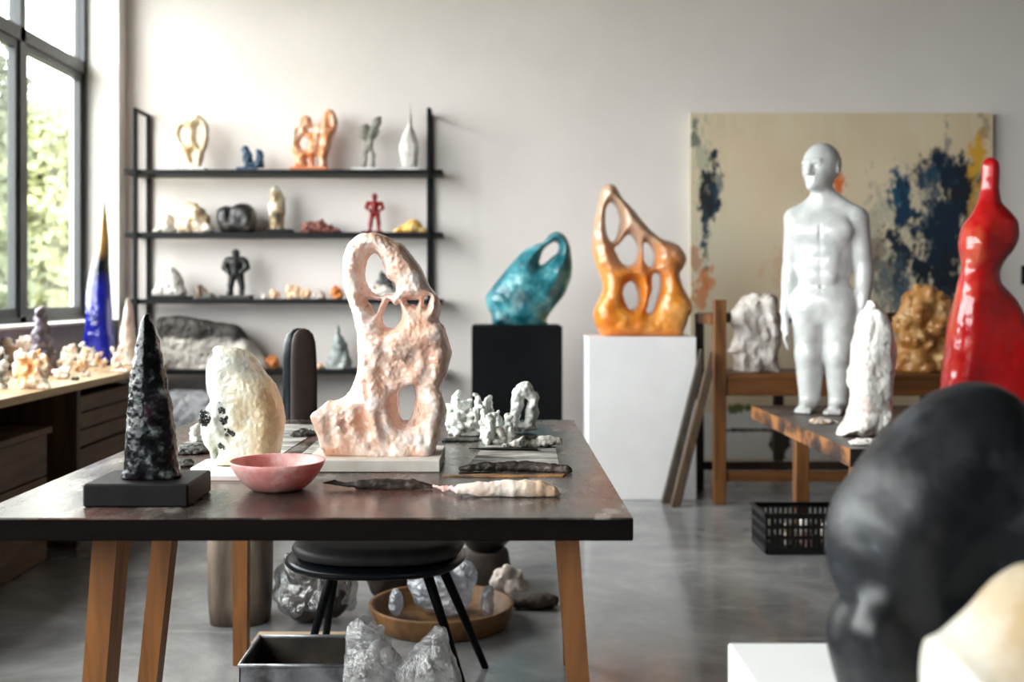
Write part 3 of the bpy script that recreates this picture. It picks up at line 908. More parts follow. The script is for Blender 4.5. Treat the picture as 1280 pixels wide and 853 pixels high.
flake('bark_fragment', 242, 566, 44, 9, 3, 'flaky grey-black bark piece left of the cream sculpture', 'bark')
flake('bark_fragment', 379, 544, 34, 8, 5, 'dark bark piece on the paper in front of the chair back', 'bark')
flake('bark_fragment', 231, 583, 22, 8, 7, 'small dark chip between the black cone and plaster plate', 'bark', dep=.025)
flake('bark_fragment', 575, 552, 46, 3, 8, 'thin dark sliver lying before the white coral cluster', 'bark', dep=.015, nz=.002)

# ------------------------------------------------------------------ wall shelving
YS0, YS1, YI = 7.67, 7.92, 7.78                     # shelf front, shelf back, where things stand
SH = [PZ(212, YS0), PZ(290.5, YS0), PZ(374, YS0), PZ(462.5, YS0), .20]
m_shelf = M('dark_stained_shelf_board', [(.3, (18, 19, 21)), (.7, (27, 26, 27))], scale=5, spec=.15, rough=.5, stretch=(.6, 4, 4))
su = empty('shelf_unit', (-1.47, YS0, 0), 'tall open shelving with black metal posts and dark boards against the back wall', 'shelving')
pl_, pr_ = PX(170.5, YS0), PX(536.5, YS0)
for z in SH: bx('shelf_board', (PX(156, YS0), PX(553, YS0), YS0 - .005, YS1, z - .034, z), m_shelf, su, .002)
for x in (pl_, pr_):
    for y in (YS0 - .032, YS1 + .002):
        bx('post', (x - .014, x + .014, y, y + .027, 0, 2.463), m_black, su, .002)
    bx('top_bar', (x - .013, x + .013, YS0 - .005, YS1 + .002, 2.44, 2.463), m_black, su, .002)

ZT = zoomed
Z1 = lambda p: ZT(p, 150, 125, 6.4)
Z2 = lambda p: ZT(p, 350, 120, 6.095)
Z3 = lambda p: ZT(p, 160, 215, 6.4)
Z4 = lambda p: ZT(p, 360, 225, 6.4)
Z5 = lambda p: ZT(p, 160, 295, 4.571)
Z6 = lambda p: ZT(p, 180, 375, 4.571)
SS = FPX / YI


def zs(i): return SH[i] + .0008


def base(parent, px0, px1, z, hgt, mat, dep=.07, Y=YI, name='base', bev=.004):
    bx(name, (PX(px0, Y), PX(px1, Y), Y - dep, Y + dep, z, z + hgt), mat, parent, bev)
    return z + hgt + .0004


m_ivory = M('ivory_tan_stone', [(.34, (184, 152, 106)), (.48, (212, 190, 154)), (.64, (236, 228, 214))], scale=9, detail=6, rough=.45, bump=.2, bscale=60)
m_white = M('white_ceramic', [(.34, (186, 180, 174)), (.6, (218, 214, 209))], scale=12, rough=.4, bump=.2, bscale=60)
m_blue = M('blue_crystal', [(.3, (20, 32, 44)), (.55, (46, 74, 100)), (.8, (90, 116, 130))], scale=22, rough=.3, bump=.4, bscale=50)
m_orange = M('orange_wax', [(.34, (206, 118, 66)), (.48, (226, 164, 122)), (.62, (240, 212, 192))], scale=12, detail=8, rough=.35, bump=.3, bscale=50, sss=.12, ssss=.015)
m_gfig = M('grey_green_bronze', [(.3, (92, 90, 82)), (.7, (150, 148, 138))], scale=18, rough=.55, bump=.4, bscale=70)
m_red = M('red_lacquer', [(.3, (112, 14, 18)), (.7, (140, 24, 26))], scale=10, rough=.35)

# top shelf
r = empty('pierced_sculpture', (PX(240, YI), YI, zs(0)), 'ivory ring-shaped pierced sculpture, leftmost on the top shelf', 'sculpture', 'small sculptures on the top shelf')
z = base(r, 223, 259, zs(0), .022, m_white)
V, Q = carve(Z1([(610, 120), (660, 140), (700, 190), (715, 250), (702, 330), (685, 400), (660, 500), (645, 535), (575, 535), (520, 460), (495, 400), (460, 330), (445, 280), (460, 210), (490, 165), (550, 150)]),
             [Z1([(635, 190), (662, 220), (680, 290), (668, 370), (642, 390), (618, 345), (608, 270), (614, 212)]), Z1([(500, 215), (535, 225), (545, 290), (548, 350), (522, 360), (490, 325), (482, 260)]), Z1([(576, 425), (600, 405), (618, 440), (608, 495), (582, 498)])],
             YI, .05, .035, .0045, z0=z, noises=[('f', .007, 20, 3), ('f', .003, 50, 4)])
link('body', V, Q, m_ivory, r)
r = empty('crystal_sculpture', (PX(315, YI), YI, zs(0)), 'small dark blue two-lobed crystal piece on the top shelf', 'sculpture', 'small sculptures on the top shelf')
z = base(r, 298, 322, zs(0), .022, m_blue)
f = Field((PX(297, YI), YI - .07, z), (PX(336, YI), YI + .07, PZ(180, YI)), .0045)
for a, b, ra, rb in (((306, 186), (311, 208), .022, .03), ((310, 192), (312, 200), .025, .025), ((325, 190), (324, 206), .018, .036), ((322, 187), (323, 195), .006, .016), ((316, 206), (322, 208), .025, .025)):
    f.cap(P(*a, YI), P(*b, YI), ra, rb, .012)
f.noise('w', .008, 34, 3).noise('f', .004, 60, 2).floor(z); V, Q = f.mesh()
link('body', V, Q, m_blue, r)
r = empty('pierced_sculpture', (PX(388, YI), YI, zs(0)), 'orange pierced sculpture with a raised right lobe on the top shelf', 'sculpture', 'small sculptures on the top shelf')
m_obase = M('orange_base', [(0, (204, 122, 78))], rough=.5)
z = base(r, 364, 411, zs(0), .022, m_obase)
V, Q = carve(Z2([(190, 150), (230, 165), (247, 205), (285, 222), (325, 195), (340, 135), (380, 100), (420, 130), (438, 190), (430, 260), (400, 330), (380, 400), (358, 470), (345, 548), (130, 548), (112, 480), (85, 410), (75, 330), (85, 270), (120, 210), (150, 170)]),
             [Z2([(185, 310), (213, 345), (218, 390), (195, 415), (157, 390), (150, 340)]), Z2([(215, 252), (262, 240), (258, 272), (225, 280)]), Z2([(262, 470), (285, 462), (300, 525), (262, 530)]), Z2([(212, 470), (228, 495), (222, 530), (205, 500)])],
             YI, .06, .036, .0045, z0=z, dents=[(412, 146, 413, 156, .03, -.075), (374, 165, 372, 180, .02, -.07), (402, 172, 400, 190, .015, -.06)], noises=[('f', .008, 20, 13), ('f', .003, 50, 4)])
link('body', V, Q, m_orange, r)


def figure(name, label, px0, ybase, zsup, mat, J, hh=.0042, group=None, basecol=None, bpx=None, bh=.02, noise=None, Y=YI, cat='figurine', k=.008, flat=True):
    """small standing figure; J: list of (px, py, px2, py2, r1 px, r2 px, dy m)"""
    r = empty(name, (PX(px0, Y), Y, zsup), label, cat, group)
    z = zsup
    if basecol is not None: z = base(r, bpx[0], bpx[1], zsup, bh, basecol, .06, Y)
    s = FPX / Y
    A = [(P(a, b, Y), P(c, d, Y), r1 / s, r2 / s, dy) for a, b, c, d, r1, r2, dy in J]
    lo = np.min([np.minimum(a, b) - max(p, q) for a, b, p, q, _ in A], 0) - .012; hi = np.max([np.maximum(a, b) + max(p, q) for a, b, p, q, _ in A], 0) + .012
    lo[1] -= .07; hi[1] += .05
    f = Field(lo, hi, hh)
    for a, b, p, q, dy in A:
        d0, d1 = dy if isinstance(dy, tuple) else (dy, dy)
        f.cap((a[0], a[1] + d0, a[2]), (b[0], b[1] + d1, b[2]), p, q, k)
    for n in (noise or []): f.noise(*n)
    f.floor(z); V, Q = f.mesh()
    link('body', V, Q, mat, r)
    return r


m_wbase = M('white_base', [(0, (226, 224, 222))], rough=.6)
gz = zs(0)
G2 = lambda x, y: ZT([(x, y)], 350, 120, 6.095)[0]
def seg(Zf, x0, y0, x1, y1, r1, r2, dy=0, sc=6.095):
    a, b = Zf([(x0, y0)])[0], Zf([(x1, y1)])[0]
    return (a[0], a[1], b[0], b[1], r1 / sc, r2 / sc, dy)


figure('figurine', 'small grey figure with two raised bulky wing-like lumps on the top shelf', 463, 210, gz, m_gfig,
       [seg(Z2, 640, 545, 648, 440, 16, 14), seg(Z2, 708, 545, 712, 450, 16, 14), seg(Z2, 712, 450, 690, 390, 15, 18), seg(Z2, 648, 440, 672, 380, 14, 20), seg(Z2, 682, 390, 692, 300, 26, 26),
        seg(Z2, 640, 260, 650, 300, 40, 30), seg(Z2, 655, 235, 672, 270, 24, 24), seg(Z2, 625, 300, 660, 335, 20, 18), seg(Z2, 690, 300, 740, 200, 26, 32), seg(Z2, 740, 200, 760, 168, 32, 16), seg(Z2, 715, 310, 745, 265, 15, 15)],
       group='small sculptures on the top shelf', basecol=m_wbase, bpx=(441, 473), bh=.018, noise=[('f', .005, 40, 5), ('f', .002, 110, 3)])
r = empty('spired_sculpture', (PX(511, YI), YI, gz), 'white bottle-shaped form with a thin spire at the right end of the top shelf', 'sculpture', 'small sculptures on the top shelf')
z = base(r, 496, 525, gz, .018, m_wbase)
V, Q = carve(Z2([(992, 50), (1000, 90), (1002, 150), (1010, 225), (1040, 300), (1062, 380), (1055, 470), (1040, 550), (935, 550), (915, 470), (910, 380), (930, 290), (968, 225), (980, 150), (984, 90)]), [], YI, .055, .05, .004, z0=z, n=4,
             noises=[('r', .006, 22, 5, (1, 1, .4)), ('f', .002, 60, 2)])
link('body', V, Q, m_white, r)

# second shelf
g2 = 'stones and figures on the second shelf'
m_tan = M('tan_crystal_rock', [(.34, (150, 116, 76)), (.48, (206, 182, 148)), (.64, (238, 231, 221))], scale=13, detail=6, rough=.5, bump=.4, bscale=60)


def rockc(name, Zf, outline, Y, T, mat, label, z0, cat='rock', group=None, noises=(('w', .012, 18, 2), ('f', .006, 40, 3)), h=.0045, holes=(), dents=(), n=3, R=.06, parent=None):
    V, Q = carve(Zf(outline) if Zf else outline, holes, Y, T, R, h, z0=z0, noises=noises, dents=dents, n=n)
    if parent is not None: return link(name, V, Q, mat, parent)
    return link(name, V, Q, mat, label=label, cat=cat, group=group)


rockc('crystal_rock', Z3, [(470, 255), (530, 255), (570, 260), (620, 330), (670, 410), (680, 490), (432, 490), (436, 400), (455, 300)], YI, .08, m_tan, 'tan and white crystalline rock at the left of the second shelf', zs(1), group=g2)
m_wq = M('white_quartz', [(.34, (204, 188, 170)), (.6, (236, 231, 225))], scale=16, rough=.35, bump=.4, bscale=60)
rockc('crystal_rock', Z3, [(300, 350), (340, 342), (368, 395), (372, 490), (200, 490), (250, 430)], YI - .01, .06, m_wq, 'low white quartz lump touching the left post on the second shelf', zs(1), group=g2)
m_bst = M('black_marbled_stone', [(.3, (24, 24, 26)), (.52, (48, 46, 46)), (.64, (120, 108, 104)), (.75, (176, 164, 158))], scale=7, detail=8, rough=.3, dist=.8)
rockc('round_stone', Z3, [(730, 300), (785, 272), (835, 278), (880, 254), (950, 255), (1010, 300), (1035, 370), (1020, 440), (985, 490), (770, 490), (728, 420), (718, 350)], YI, .10, m_bst, 'rounded black marbled stone with a cleft on the second shelf', zs(1), group=g2, noises=(('f', .008, 10, 2),), dents=[(292, 262, 290, 275, .02, -.105)], n=5)
r = empty('mottled_sculpture', (PX(348, YI), YI, zs(1)), 'upright white and ochre mottled stone on a black base, second shelf', 'sculpture', g2)
z = base(r, 334, 366, zs(1), .024, m_bbase)
m_mot = M('mottled_ochre_stone', [(.38, (66, 64, 58)), (.46, (176, 146, 96)), (.54, (216, 208, 192)), (.68, (236, 233, 226))], scale=11, detail=6, rough=.4, bump=.3)
rockc('body', Z3, [(1175, 112), (1200, 120), (1225, 160), (1262, 205), (1256, 260), (1262, 330), (1246, 390), (1240, 470), (1154, 470), (1142, 380), (1128, 300), (1134, 210), (1140, 140)], YI, .05, m_mot, None, z, noises=(('f', .012, 22, 2), ('f', .005, 60, 2)), parent=r)
m_rb = M('rust_brown_flakes', [(.35, (62, 44, 40)), (.55, (132, 72, 62)), (.75, (180, 150, 136))], scale=40, rough=.7, bump=.5)
rockc('flaky_fragment', Z4, [(120, 360), (165, 330), (225, 340), (270, 318), (300, 345), (345, 370), (405, 398), (420, 425), (140, 425)], YI, .05, m_rb, 'low jagged rust-brown fragment in the middle of the second shelf', zs(1), cat='fragment', group=g2, noises=(('w', .012, 36, 2), ('f', .008, 60, 3)), h=.0035)
m_yel = M('yellow_crystal', [(.3, (214, 156, 62)), (.55, (234, 192, 108)), (.75, (246, 230, 190))], scale=20, rough=.35, bump=.4, sss=.2)
rockc('crystal_rock', Z4, [(870, 385), (935, 352), (990, 322), (1035, 325), (1085, 385), (1090, 428), (865, 428)], YI, .06, m_yel, 'small yellow crystal at the right end of the second shelf', zs(1), group=g2)
rb_ = figure('figurine', 'small red figure standing with hands on hips on the second shelf', 468, 290, zs(1), m_red,
       [seg(Z4, 694, 130, 694, 148, 23, 20, -.004, 6.4), seg(Z4, 694, 150, 694, 185, 12, 14, 0, 6.4), seg(Z4, 660, 192, 728, 192, 20, 20, 0, 6.4), seg(Z4, 692, 205, 692, 250, 34, 27, 0, 6.4), seg(Z4, 676, 265, 710, 265, 24, 24, 0, 6.4),
        seg(Z4, 640, 182, 628, 222, 15, 14, (0, -.01), 6.4), seg(Z4, 628, 222, 664, 252, 13, 10, (-.01, -.025), 6.4), seg(Z4, 748, 186, 760, 226, 15, 14, (0, -.01), 6.4), seg(Z4, 760, 226, 724, 260, 13, 10, (-.01, -.025), 6.4),
        seg(Z4, 672, 275, 660, 345, 22, 18, 0, 6.4), seg(Z4, 660, 345, 656, 402, 18, 13, 0, 6.4), seg(Z4, 714, 275, 724, 345, 22, 18, 0, 6.4), seg(Z4, 724, 345, 726, 402, 18, 13, 0, 6.4),
        seg(Z4, 656, 406, 648, 408, 13, 12, (0, -.025), 6.4), seg(Z4, 726, 406, 734, 408, 13, 12, (0, -.025), 6.4), seg(Z4, 688, 142, 694, 146, 8, 8, -.022, 6.4)],
       group=g2, basecol=m_red, bpx=(453, 479), bh=.012, k=.006, hh=.0035)

# third shelf
g3 = 'stones and figures on the third shelf'
r = empty('dome_rock', (PX(213, YI), YI, zs(2)), 'white pitted dome-shaped rock on a dark plate on the third shelf', 'rock', g3)
z = base(r, 188, 238, zs(2), .02, m_bbase, .075)
rockc('body', Z5, [(250, 180), (285, 198), (310, 245), (318, 290), (325, 345), (150, 345), (168, 270), (205, 225)], YI, .075, m_white, None, z, noises=(('f', .009, 22, 4), ('w', .004, 40, 3)), dents=[(216, 358, 217, 359, .008, -.07)], parent=r)
m_gb = M('green_brown_stone', [(.38, (96, 82, 72)), (.5, (132, 116, 102)), (.66, (86, 98, 92))], scale=9, rough=.6, bump=.3)
rockc('wedge_stone', Z5, [(392, 290), (408, 278), (436, 300), (480, 330), (512, 365), (390, 365)], YI, .06, m_gb, 'grey-brown wedge-shaped stone beside the dome rock on the third shelf', zs(2), group=g3)
m_dbase = M('dark_grey_base', [(0, (58, 55, 54))], rough=.6)
m_blkfig = M('black_brown_bronze', [(.4, (24, 26, 26)), (.6, (34, 34, 33)), (.72, (92, 48, 40))], scale=7, rough=.4)
figure('figurine', 'dark bronze figure with broad hunched shoulders on the third shelf', 295, 370, zs(2), m_blkfig,
       [seg(Z5, 617, 98, 617, 106, 23, 20, -.005, 4.571), seg(Z5, 617, 110, 617, 140, 16, 18, 0, 4.571), seg(Z5, 578, 142, 656, 142, 24, 24, 0, 4.571), seg(Z5, 616, 160, 616, 205, 38, 32, 0, 4.571), seg(Z5, 600, 222, 634, 222, 27, 27, 0, 4.571),
        seg(Z5, 566, 148, 556, 180, 22, 20, (0, -.012), 4.571), seg(Z5, 556, 180, 580, 206, 18, 14, (-.012, -.03), 4.571), seg(Z5, 668, 148, 680, 180, 22, 20, (0, -.012), 4.571), seg(Z5, 680, 180, 656, 208, 18, 14, (-.012, -.03), 4.571),
        seg(Z5, 596, 235, 586, 285, 24, 18, 0, 4.571), seg(Z5, 586, 285, 586, 325, 18, 16, 0, 4.571), seg(Z5, 640, 235, 650, 285, 24, 18, 0, 4.571), seg(Z5, 650, 285, 650, 325, 18, 16, 0, 4.571),
        seg(Z5, 586, 328, 582, 330, 16, 14, (0, -.025), 4.571), seg(Z5, 650, 328, 655, 330, 16, 14, (0, -.025), 4.571)],
       group=g3, basecol=m_dbase, bpx=(276, 315), bh=.026, k=.008, hh=.004, noise=[('f', .003, 60, 2)])
m_oc = M('peach_crystal', [(.3, (216, 150, 100)), (.55, (236, 202, 172)), (.75, (246, 236, 226))], scale=24, rough=.4, bump=.3, sss=.2)
m_oc2 = M('amber_crystal', [(.3, (190, 98, 40)), (.7, (230, 160, 98))], scale=20, rough=.35, bump=.3, sss=.2)


def smallrock(name, px, w_, hgt, zsup, seed, mat, label, group=None, Y=YI, cat='crystal', dep=None, h=.004, noises=None):
    s = FPX / Y
    V, Q = lump((PX(px, Y), Y, zsup + hgt / s * .35), (w_ / 2 / s, dep or w_ / 2 / s * .8, hgt / s * .68), zsup, h, seed, 7, noises or (('w', .010, 26, seed), ('f', .005, 50, seed + 1)))
    V = fit(V, PX(px - w_ / 2, Y), PX(px + w_ / 2, Y), zsup, zsup + hgt / s)
    return link(name, V, Q, mat, label=label, cat=cat, group=group)


smallrock('peach_crystal', 344, 15, 12, zs(2), 3, m_oc, 'tiny peach crystal, first after the dark bronze figure', g3)
smallrock('peach_crystal', 367, 19, 20, zs(2), 5, m_oc, 'taller peach crystal in the middle of the third-shelf row', g3)
smallrock('peach_crystal', 383, 14, 14, zs(2), 6, m_oc, 'peach crystal just right of the tallest one in the row', g3)
m_gp = M('grey_pink_crystal', [(.3, (178, 160, 148)), (.7, (226, 214, 206))], scale=24, rough=.4, bump=.3)
smallrock('grey_crystal', 399, 18, 12, zs(2), 8, m_gp, 'greyish crystal at the right of the third-shelf crystal row', g3)
smallrock('peach_crystal', 331, 9, 6, zs(2), 12, m_wq, 'pale pebble beside the dark base of the bronze figure', g3)
smallrock('amber_crystal', 421, 18, 18, zs(2), 9, m_oc2, 'orange crystal just left of the big pink sculpture on the third shelf', g3)
smallrock('pale_rock', 474, 46, 19, zs(2), 10, m_wq, 'white rock seen through the upper hole of the pink sculpture', g3, Y=7.735, dep=.035)
# dark stone, behind the white one
m_dst = M('dark_slate_stone', [(.3, (40, 42, 44)), (.7, (92, 94, 94))], scale=16, rough=.5, bump=.3)
smallrock('dark_stone', 481, 24, 35, zs(2), 14, m_dst, 'dark slate stone rising behind the white rock, seen through the pink sculpture', g3, Y=7.85, dep=.035)

# fourth shelf
g4 = 'stones on the fourth shelf'
m_bigs = M('grey_white_boulder', [(.34, (140, 133, 126)), (.48, (192, 185, 176)), (.64, (224, 218, 209))], scale=5, detail=9, rough=.75, bump=.4, bscale=40)
add_layer(m_bigs, (70, 66, 62), 5, .55, .66, 8, seed=3.3, amount=.8)
add_zgrad(m_bigs, (36, 31, 29), .195, .225, .94, .08)
rockc('slab_boulder', Z6, [(70, 118), (150, 92), (250, 98), (400, 128), (500, 140), (560, 172), (620, 240), (665, 310), (688, 420), (135, 420), (105, 260)], YI - .01, .10, m_bigs, 'wide grey-white boulder with a dark upper edge on the fourth shelf', zs(3), group=g4, noises=(('f', .012, 12, 5), ('f', .005, 40, 3)), dents=[(210, 432, 235, 446, .03, -.12)])
smallrock('amber_crystal', 339, 22, 17, zs(3), 21, m_oc2, 'small orange-brown rock left of the chair back on the fourth shelf', g4)
m_gblue = M('grey_blue_stone', [(.3, (110, 118, 118)), (.5, (160, 168, 166)), (.72, (206, 206, 200))], scale=9, rough=.6, bump=.3)
rockc('pointed_rock', Z6, [(1105, 125), (1118, 190), (1155, 250), (1180, 330), (1182, 420), (1050, 420), (1052, 340), (1078, 250), (1096, 180)], YI, .06, m_gblue, 'grey-blue pointed rock between chair back and pink sculpture', zs(3), group=g4)
smallrock('pink_pebble', 401, 11, 7, zs(3), 25, m_oc, 'small pinkish stone beside the grey-blue pointed rock', g4)
# wrapped bundle on the lowest board
V, Q = lump((PX(238, YI), YI - .0, SH[4] + .17), (.27, .10, .22), SH[4] + .001, .008, 5, 8, (('r', .02, 9, 5), ('f', .006, 30, 2)))
m_wrap = M('pale_wrap', [(.3, (204, 207, 214)), (.7, (238, 240, 243))], scale=8, rough=.3, bump=.4, bscale=14)
link('wrapped_bundle', V, Q, m_wrap, label='pale wrapped bundle on the lowest board behind the black cone', cat='bundle')

# ------------------------------------------------------------------ plinths with the teal and amber sculptures
YBk = 6.75
bx('black_plinth', (PX(589.5, YBk), PX(703, YBk), YBk, YBk + .5, 0, PZ(408, YBk)), m_blackp, None, .003, label='matte black square plinth carrying the teal sculpture', cat='plinth')
YWh = 6.48
bx('white_plinth', (PX(735, YWh), PX(870.5, YWh), YWh, YWh + .45, 0, PZ(421.5, YWh)), m_whitep, None, .003, label='tall white plinth carrying the amber sculpture', cat='plinth')
m_teal = M('teal_glass', [(.34, (16, 70, 86)), (.48, (38, 116, 128)), (.58, (82, 154, 162)), (.70, (160, 204, 206))], scale=7, detail=12, rough=.3, bump=.2, bscale=40, sss=.3, sssr=(.3, 1, 1), ssss=.04, coat=.3)
add_layer(m_teal, (176, 208, 208), 6, .60, .74, 10, seed=6, amount=.6)
add_layer(m_teal, (10, 52, 70), 5, .58, .72, 8, seed=1.7, amount=.6)
ZA = lambda p: ZT(p, 580, 210, 3.71)
YTe = YBk + .24
V, Q = carve(ZA([(430, 295), (465, 310), (490, 350), (500, 400), (503, 450), (494, 520), (465, 590), (420, 650), (385, 695), (370, 740), (155, 740), (125, 680), (103, 630), (105, 590), (140, 540), (190, 480), (240, 420), (290, 375), (340, 350), (370, 345), (395, 312)]),
             [ZA([(425, 343), (440, 365), (430, 395), (400, 420), (370, 447), (350, 448), (350, 425), (365, 385), (395, 355)])], YTe, .15, .13, .0065, z0=PZ(408, YBk) + .001,
             noises=[('f', .007, 8, 3), ('f', .003, 24, 5)])
link('teal_sculpture', V, Q, m_teal, label='teal blue egg-like sculpture with one slanted hole on the black plinth', cat='sculpture')
m_amb = M('amber_resin', [(.28, (196, 104, 22)), (.5, (222, 136, 44)), (.72, (236, 180, 104))], scale=6, detail=8, rough=.3, bump=.15, bscale=40, sss=.3, sssr=(1, .5, .15), ssss=.05, coat=.5, coatr=.15, stretch=(1, 1, .6))
add_zgrad(m_amb, (182, 154, 134), .34, .60, .85, .3)
YAm = YWh + .21
V, Q = carve(ZA([(670, 78), (700, 90), (735, 140), (790, 200), (840, 260), (900, 315), (960, 345), (1005, 370), (1030, 412), (1020, 450), (1000, 490), (1010, 540), (1035, 590), (1055, 640), (1050, 680), (1020, 740), (988, 788), (850, 792), (720, 792), (650, 788), (615, 735), (602, 680), (605, 650), (625, 600), (640, 560), (630, 500), (610, 440), (597, 370), (598, 290), (610, 210), (630, 140), (645, 95)]),
             [ZA([(685, 160), (710, 190), (722, 235), (718, 280), (700, 335), (680, 340), (662, 300), (655, 230), (662, 180)]), ZA([(760, 308), (785, 325), (803, 365), (800, 410), (780, 445), (755, 452), (725, 435), (703, 395), (695, 370), (725, 345)]),
              ZA([(835, 350), (860, 365), (880, 405), (876, 445), (855, 458), (838, 435), (832, 390)]), ZA([(770, 522), (795, 540), (803, 580), (798, 630), (775, 650), (750, 625), (737, 580), (745, 545)]),
              ZA([(885, 490), (905, 508), (903, 560), (888, 620), (868, 665), (845, 665), (855, 620), (870, 560), (868, 510)])], YAm, .13, .075, .006, z0=PZ(421.5, YWh) + .001,
             tz=([.9, 1.1, 1.8], [1.2, 1.1, .75]), noises=[('f', .010, 9, 3), ('f', .003, 22, 6)],
             ridges=[ZA([(690, 560)])[0] + ZA([(650, 700)])[0] + (.03, -.1, .03), ZA([(930, 460)])[0] + ZA([(960, 560)])[0] + (.03, -.09, .04)])
link('amber_sculpture', V, Q, m_amb, label='tall amber orange pierced sculpture rising to a point on the white plinth', cat='sculpture')

# ------------------------------------------------------------------ painting on canvas (pigment in a colour attribute)
YPt = 7.90
x0, x1, zt_, zb_ = PX(863, YPt), PX(1241, YPt), PZ(141, YPt), .03
nx, nz = 420, 480
gx, gz_ = np.meshgrid(np.linspace(x0, x1, nx), np.linspace(zb_, zt_, nz), indexing='ij')
px_ = CX + gx * FPX / YPt; py_ = CY + (HC - gz_) * FPX / YPt
q3 = np.stack([gx.ravel(), np.zeros(gx.size), gz_.ravel()], 1)
def nz2(fr, seed, st_=(1, 1, 1), o=4): return fbm(q3 * np.array(st_) * fr + 11.3, seed, o).reshape(gx.shape)
L_ = lambda c: np.array(lin(c)[:3])
colr = np.ones(gx.shape + (1,)) * L_((222, 203, 174))
def mixin(mask, c):
    global colr
    m = np.clip(mask, 0, 1)[..., None]; colr = colr * (1 - m) + L_(c) * m
mixin(.5 + 1.1 * nz2(1.4, 3), (208, 186, 154)); mixin(.3 * (nz2(3, 5, (3, 1, .5)) > .25), (222, 210, 184))
def stroke(cx, cy, rx, ry, c, ns=.9, fr=9, seed=0, sharp=2.4, st_=(1, 1, .6), amt=1.0, wob=1):
    d = 1 - np.sqrt(((px_ - cx) / (rx * 1.15)) ** 2 + ((py_ - cy) / (ry * 1.15)) ** 2)
    g = d - .12 + ns * (1.0 * nz2(fr, seed, st_) + 1.0 * nz2(fr * 2.6, seed + 7, st_) + .4 * nz2(fr * 8, seed + 9, (1, 1, .6), 2))
    mixin(np.clip(g * sharp, 0, 1) * np.clip((d + 1.0) * 2, 0, 1) * amt, c)
mixin(np.clip((1 - (px_ - 863) / 60) * .6 + .8 * nz2(4, 17, (1, 1, .6)), 0, .65), (208, 204, 180))
stroke(868, 165, 8, 40, (70, 92, 88), seed=1, amt=.8); stroke(880, 210, 10, 60, (150, 160, 140), seed=2, amt=.6)
stroke(892, 236, 13, 34, (24, 38, 52), seed=3); stroke(884, 255, 11, 28, (30, 32, 36), seed=4); stroke(880, 288, 8, 30, (38, 62, 80), seed=5); stroke(896, 244, 8, 20, (34, 66, 86), seed=6, amt=.7)
stroke(882, 330, 6, 22, (96, 78, 70), seed=7, amt=.8); stroke(884, 352, 14, 16, (206, 128, 72), seed=8, amt=.8); stroke(880, 370, 9, 18, (200, 116, 58), seed=9, amt=.8); stroke(868, 320, 6, 20, (176, 116, 82), seed=10, amt=.7)
stroke(1050, 232, 10, 16, (214, 106, 48), seed=11); stroke(1000, 345, 30, 40, (206, 150, 110), seed=12, amt=.35)
stroke(1100, 330, 34, 80, (166, 164, 146), seed=13, amt=.7, sharp=2); stroke(1150, 300, 50, 90, (190, 184, 160), seed=14, amt=.5, sharp=2)
stroke(1126, 240, 14, 32, (22, 78, 104), seed=15); stroke(1132, 276, 22, 34, (18, 52, 76), seed=16); stroke(1128, 318, 20, 40, (28, 40, 52), seed=17, ns=1.1)
stroke(1186, 216, 34, 26, (14, 34, 54), seed=18, ns=.7); stroke(1200, 250, 22, 40, (22, 28, 36), seed=19, ns=.7); stroke(1168, 262, 18, 50, (32, 66, 88), seed=20, ns=1.1, amt=.85)
stroke(1180, 300, 34, 50, (16, 36, 54), seed=21, ns=1.0); stroke(1172, 340, 32, 30, (20, 30, 42), seed=22, ns=1.0); stroke(1178, 365, 20, 18, (34, 46, 52), seed=23, ns=1.1)
stroke(1110, 350, 30, 30, (64, 76, 84), seed=24, ns=1.2, amt=.7); stroke(1090, 310, 14, 36, (110, 88, 72), seed=25, ns=1.1, amt=.6); stroke(1120, 372, 20, 26, (70, 92, 104), seed=26, ns=1.1, amt=.7)
stroke(1222, 200, 10, 40, (214, 160, 52), seed=27, ns=.8); stroke(1216, 246, 8, 30, (196, 150, 66), seed=28, ns=.9, amt=.8); stroke(1184, 165, 5, 34, (120, 120, 112), seed=29, amt=.7); stroke(1232, 160, 8, 20, (120, 112, 92), seed=30, amt=.5)
stroke(1240, 300, 16, 60, (150, 130, 80), seed=31, amt=.4)
mixin(np.clip((py_ - 512 + 14 * nz2(5, 41)) / 5, 0, 1), (226, 223, 218)); mixin(np.clip((py_ - 528) / 3, 0, 1) * .5, (236, 234, 231))
stroke(925, 511, 12, 5, (96, 104, 64), seed=42); stroke(950, 538, 60, 3.2, (58, 52, 50), seed=43, ns=.4); stroke(975, 560, 12, 28, (58, 50, 46), seed=44, ns=1.0); stroke(968, 548, 8, 18, (80, 64, 56), seed=45)
stroke(1060, 545, 60, 4, (70, 62, 58), seed=46, ns=.5); stroke(1110, 560, 10, 22, (64, 56, 52), seed=47, ns=1)
V = np.stack([gx.ravel(), np.full(gx.size, YPt), gz_.ravel()], 1)
ii = np.arange(nx * nz).reshape(nx, nz)
Fq = np.stack([ii[:-1, :-1].ravel(), ii[1:, :-1].ravel(), ii[1:, 1:].ravel(), ii[:-1, 1:].ravel()], 1)
pr = empty('painting', ((x0 + x1) / 2, YPt, 0), 'large abstract cream canvas with dark blue splashes leaning on the back wall', 'painting')
m_paint = M('painted_canvas', [(0, (200, 200, 200))], rough=.75, bump=.15, bscale=200)
_a = m_paint.node_tree.nodes.new('ShaderNodeVertexColor'); _a.layer_name = 'pigment'
m_paint.node_tree.links.new(_a.outputs['Color'], m_paint.node_tree.nodes['Principled BSDF'].inputs['Base Color'])
o = link('canvas', V, Fq, m_paint, pr)
at_ = o.data.color_attributes.new('pigment', 'FLOAT_COLOR', 'POINT')
at_.data.foreach_set('color', np.concatenate([colr.reshape(-1, 3), np.ones((nx * nz, 1))], 1).astype(np.float32).ravel())
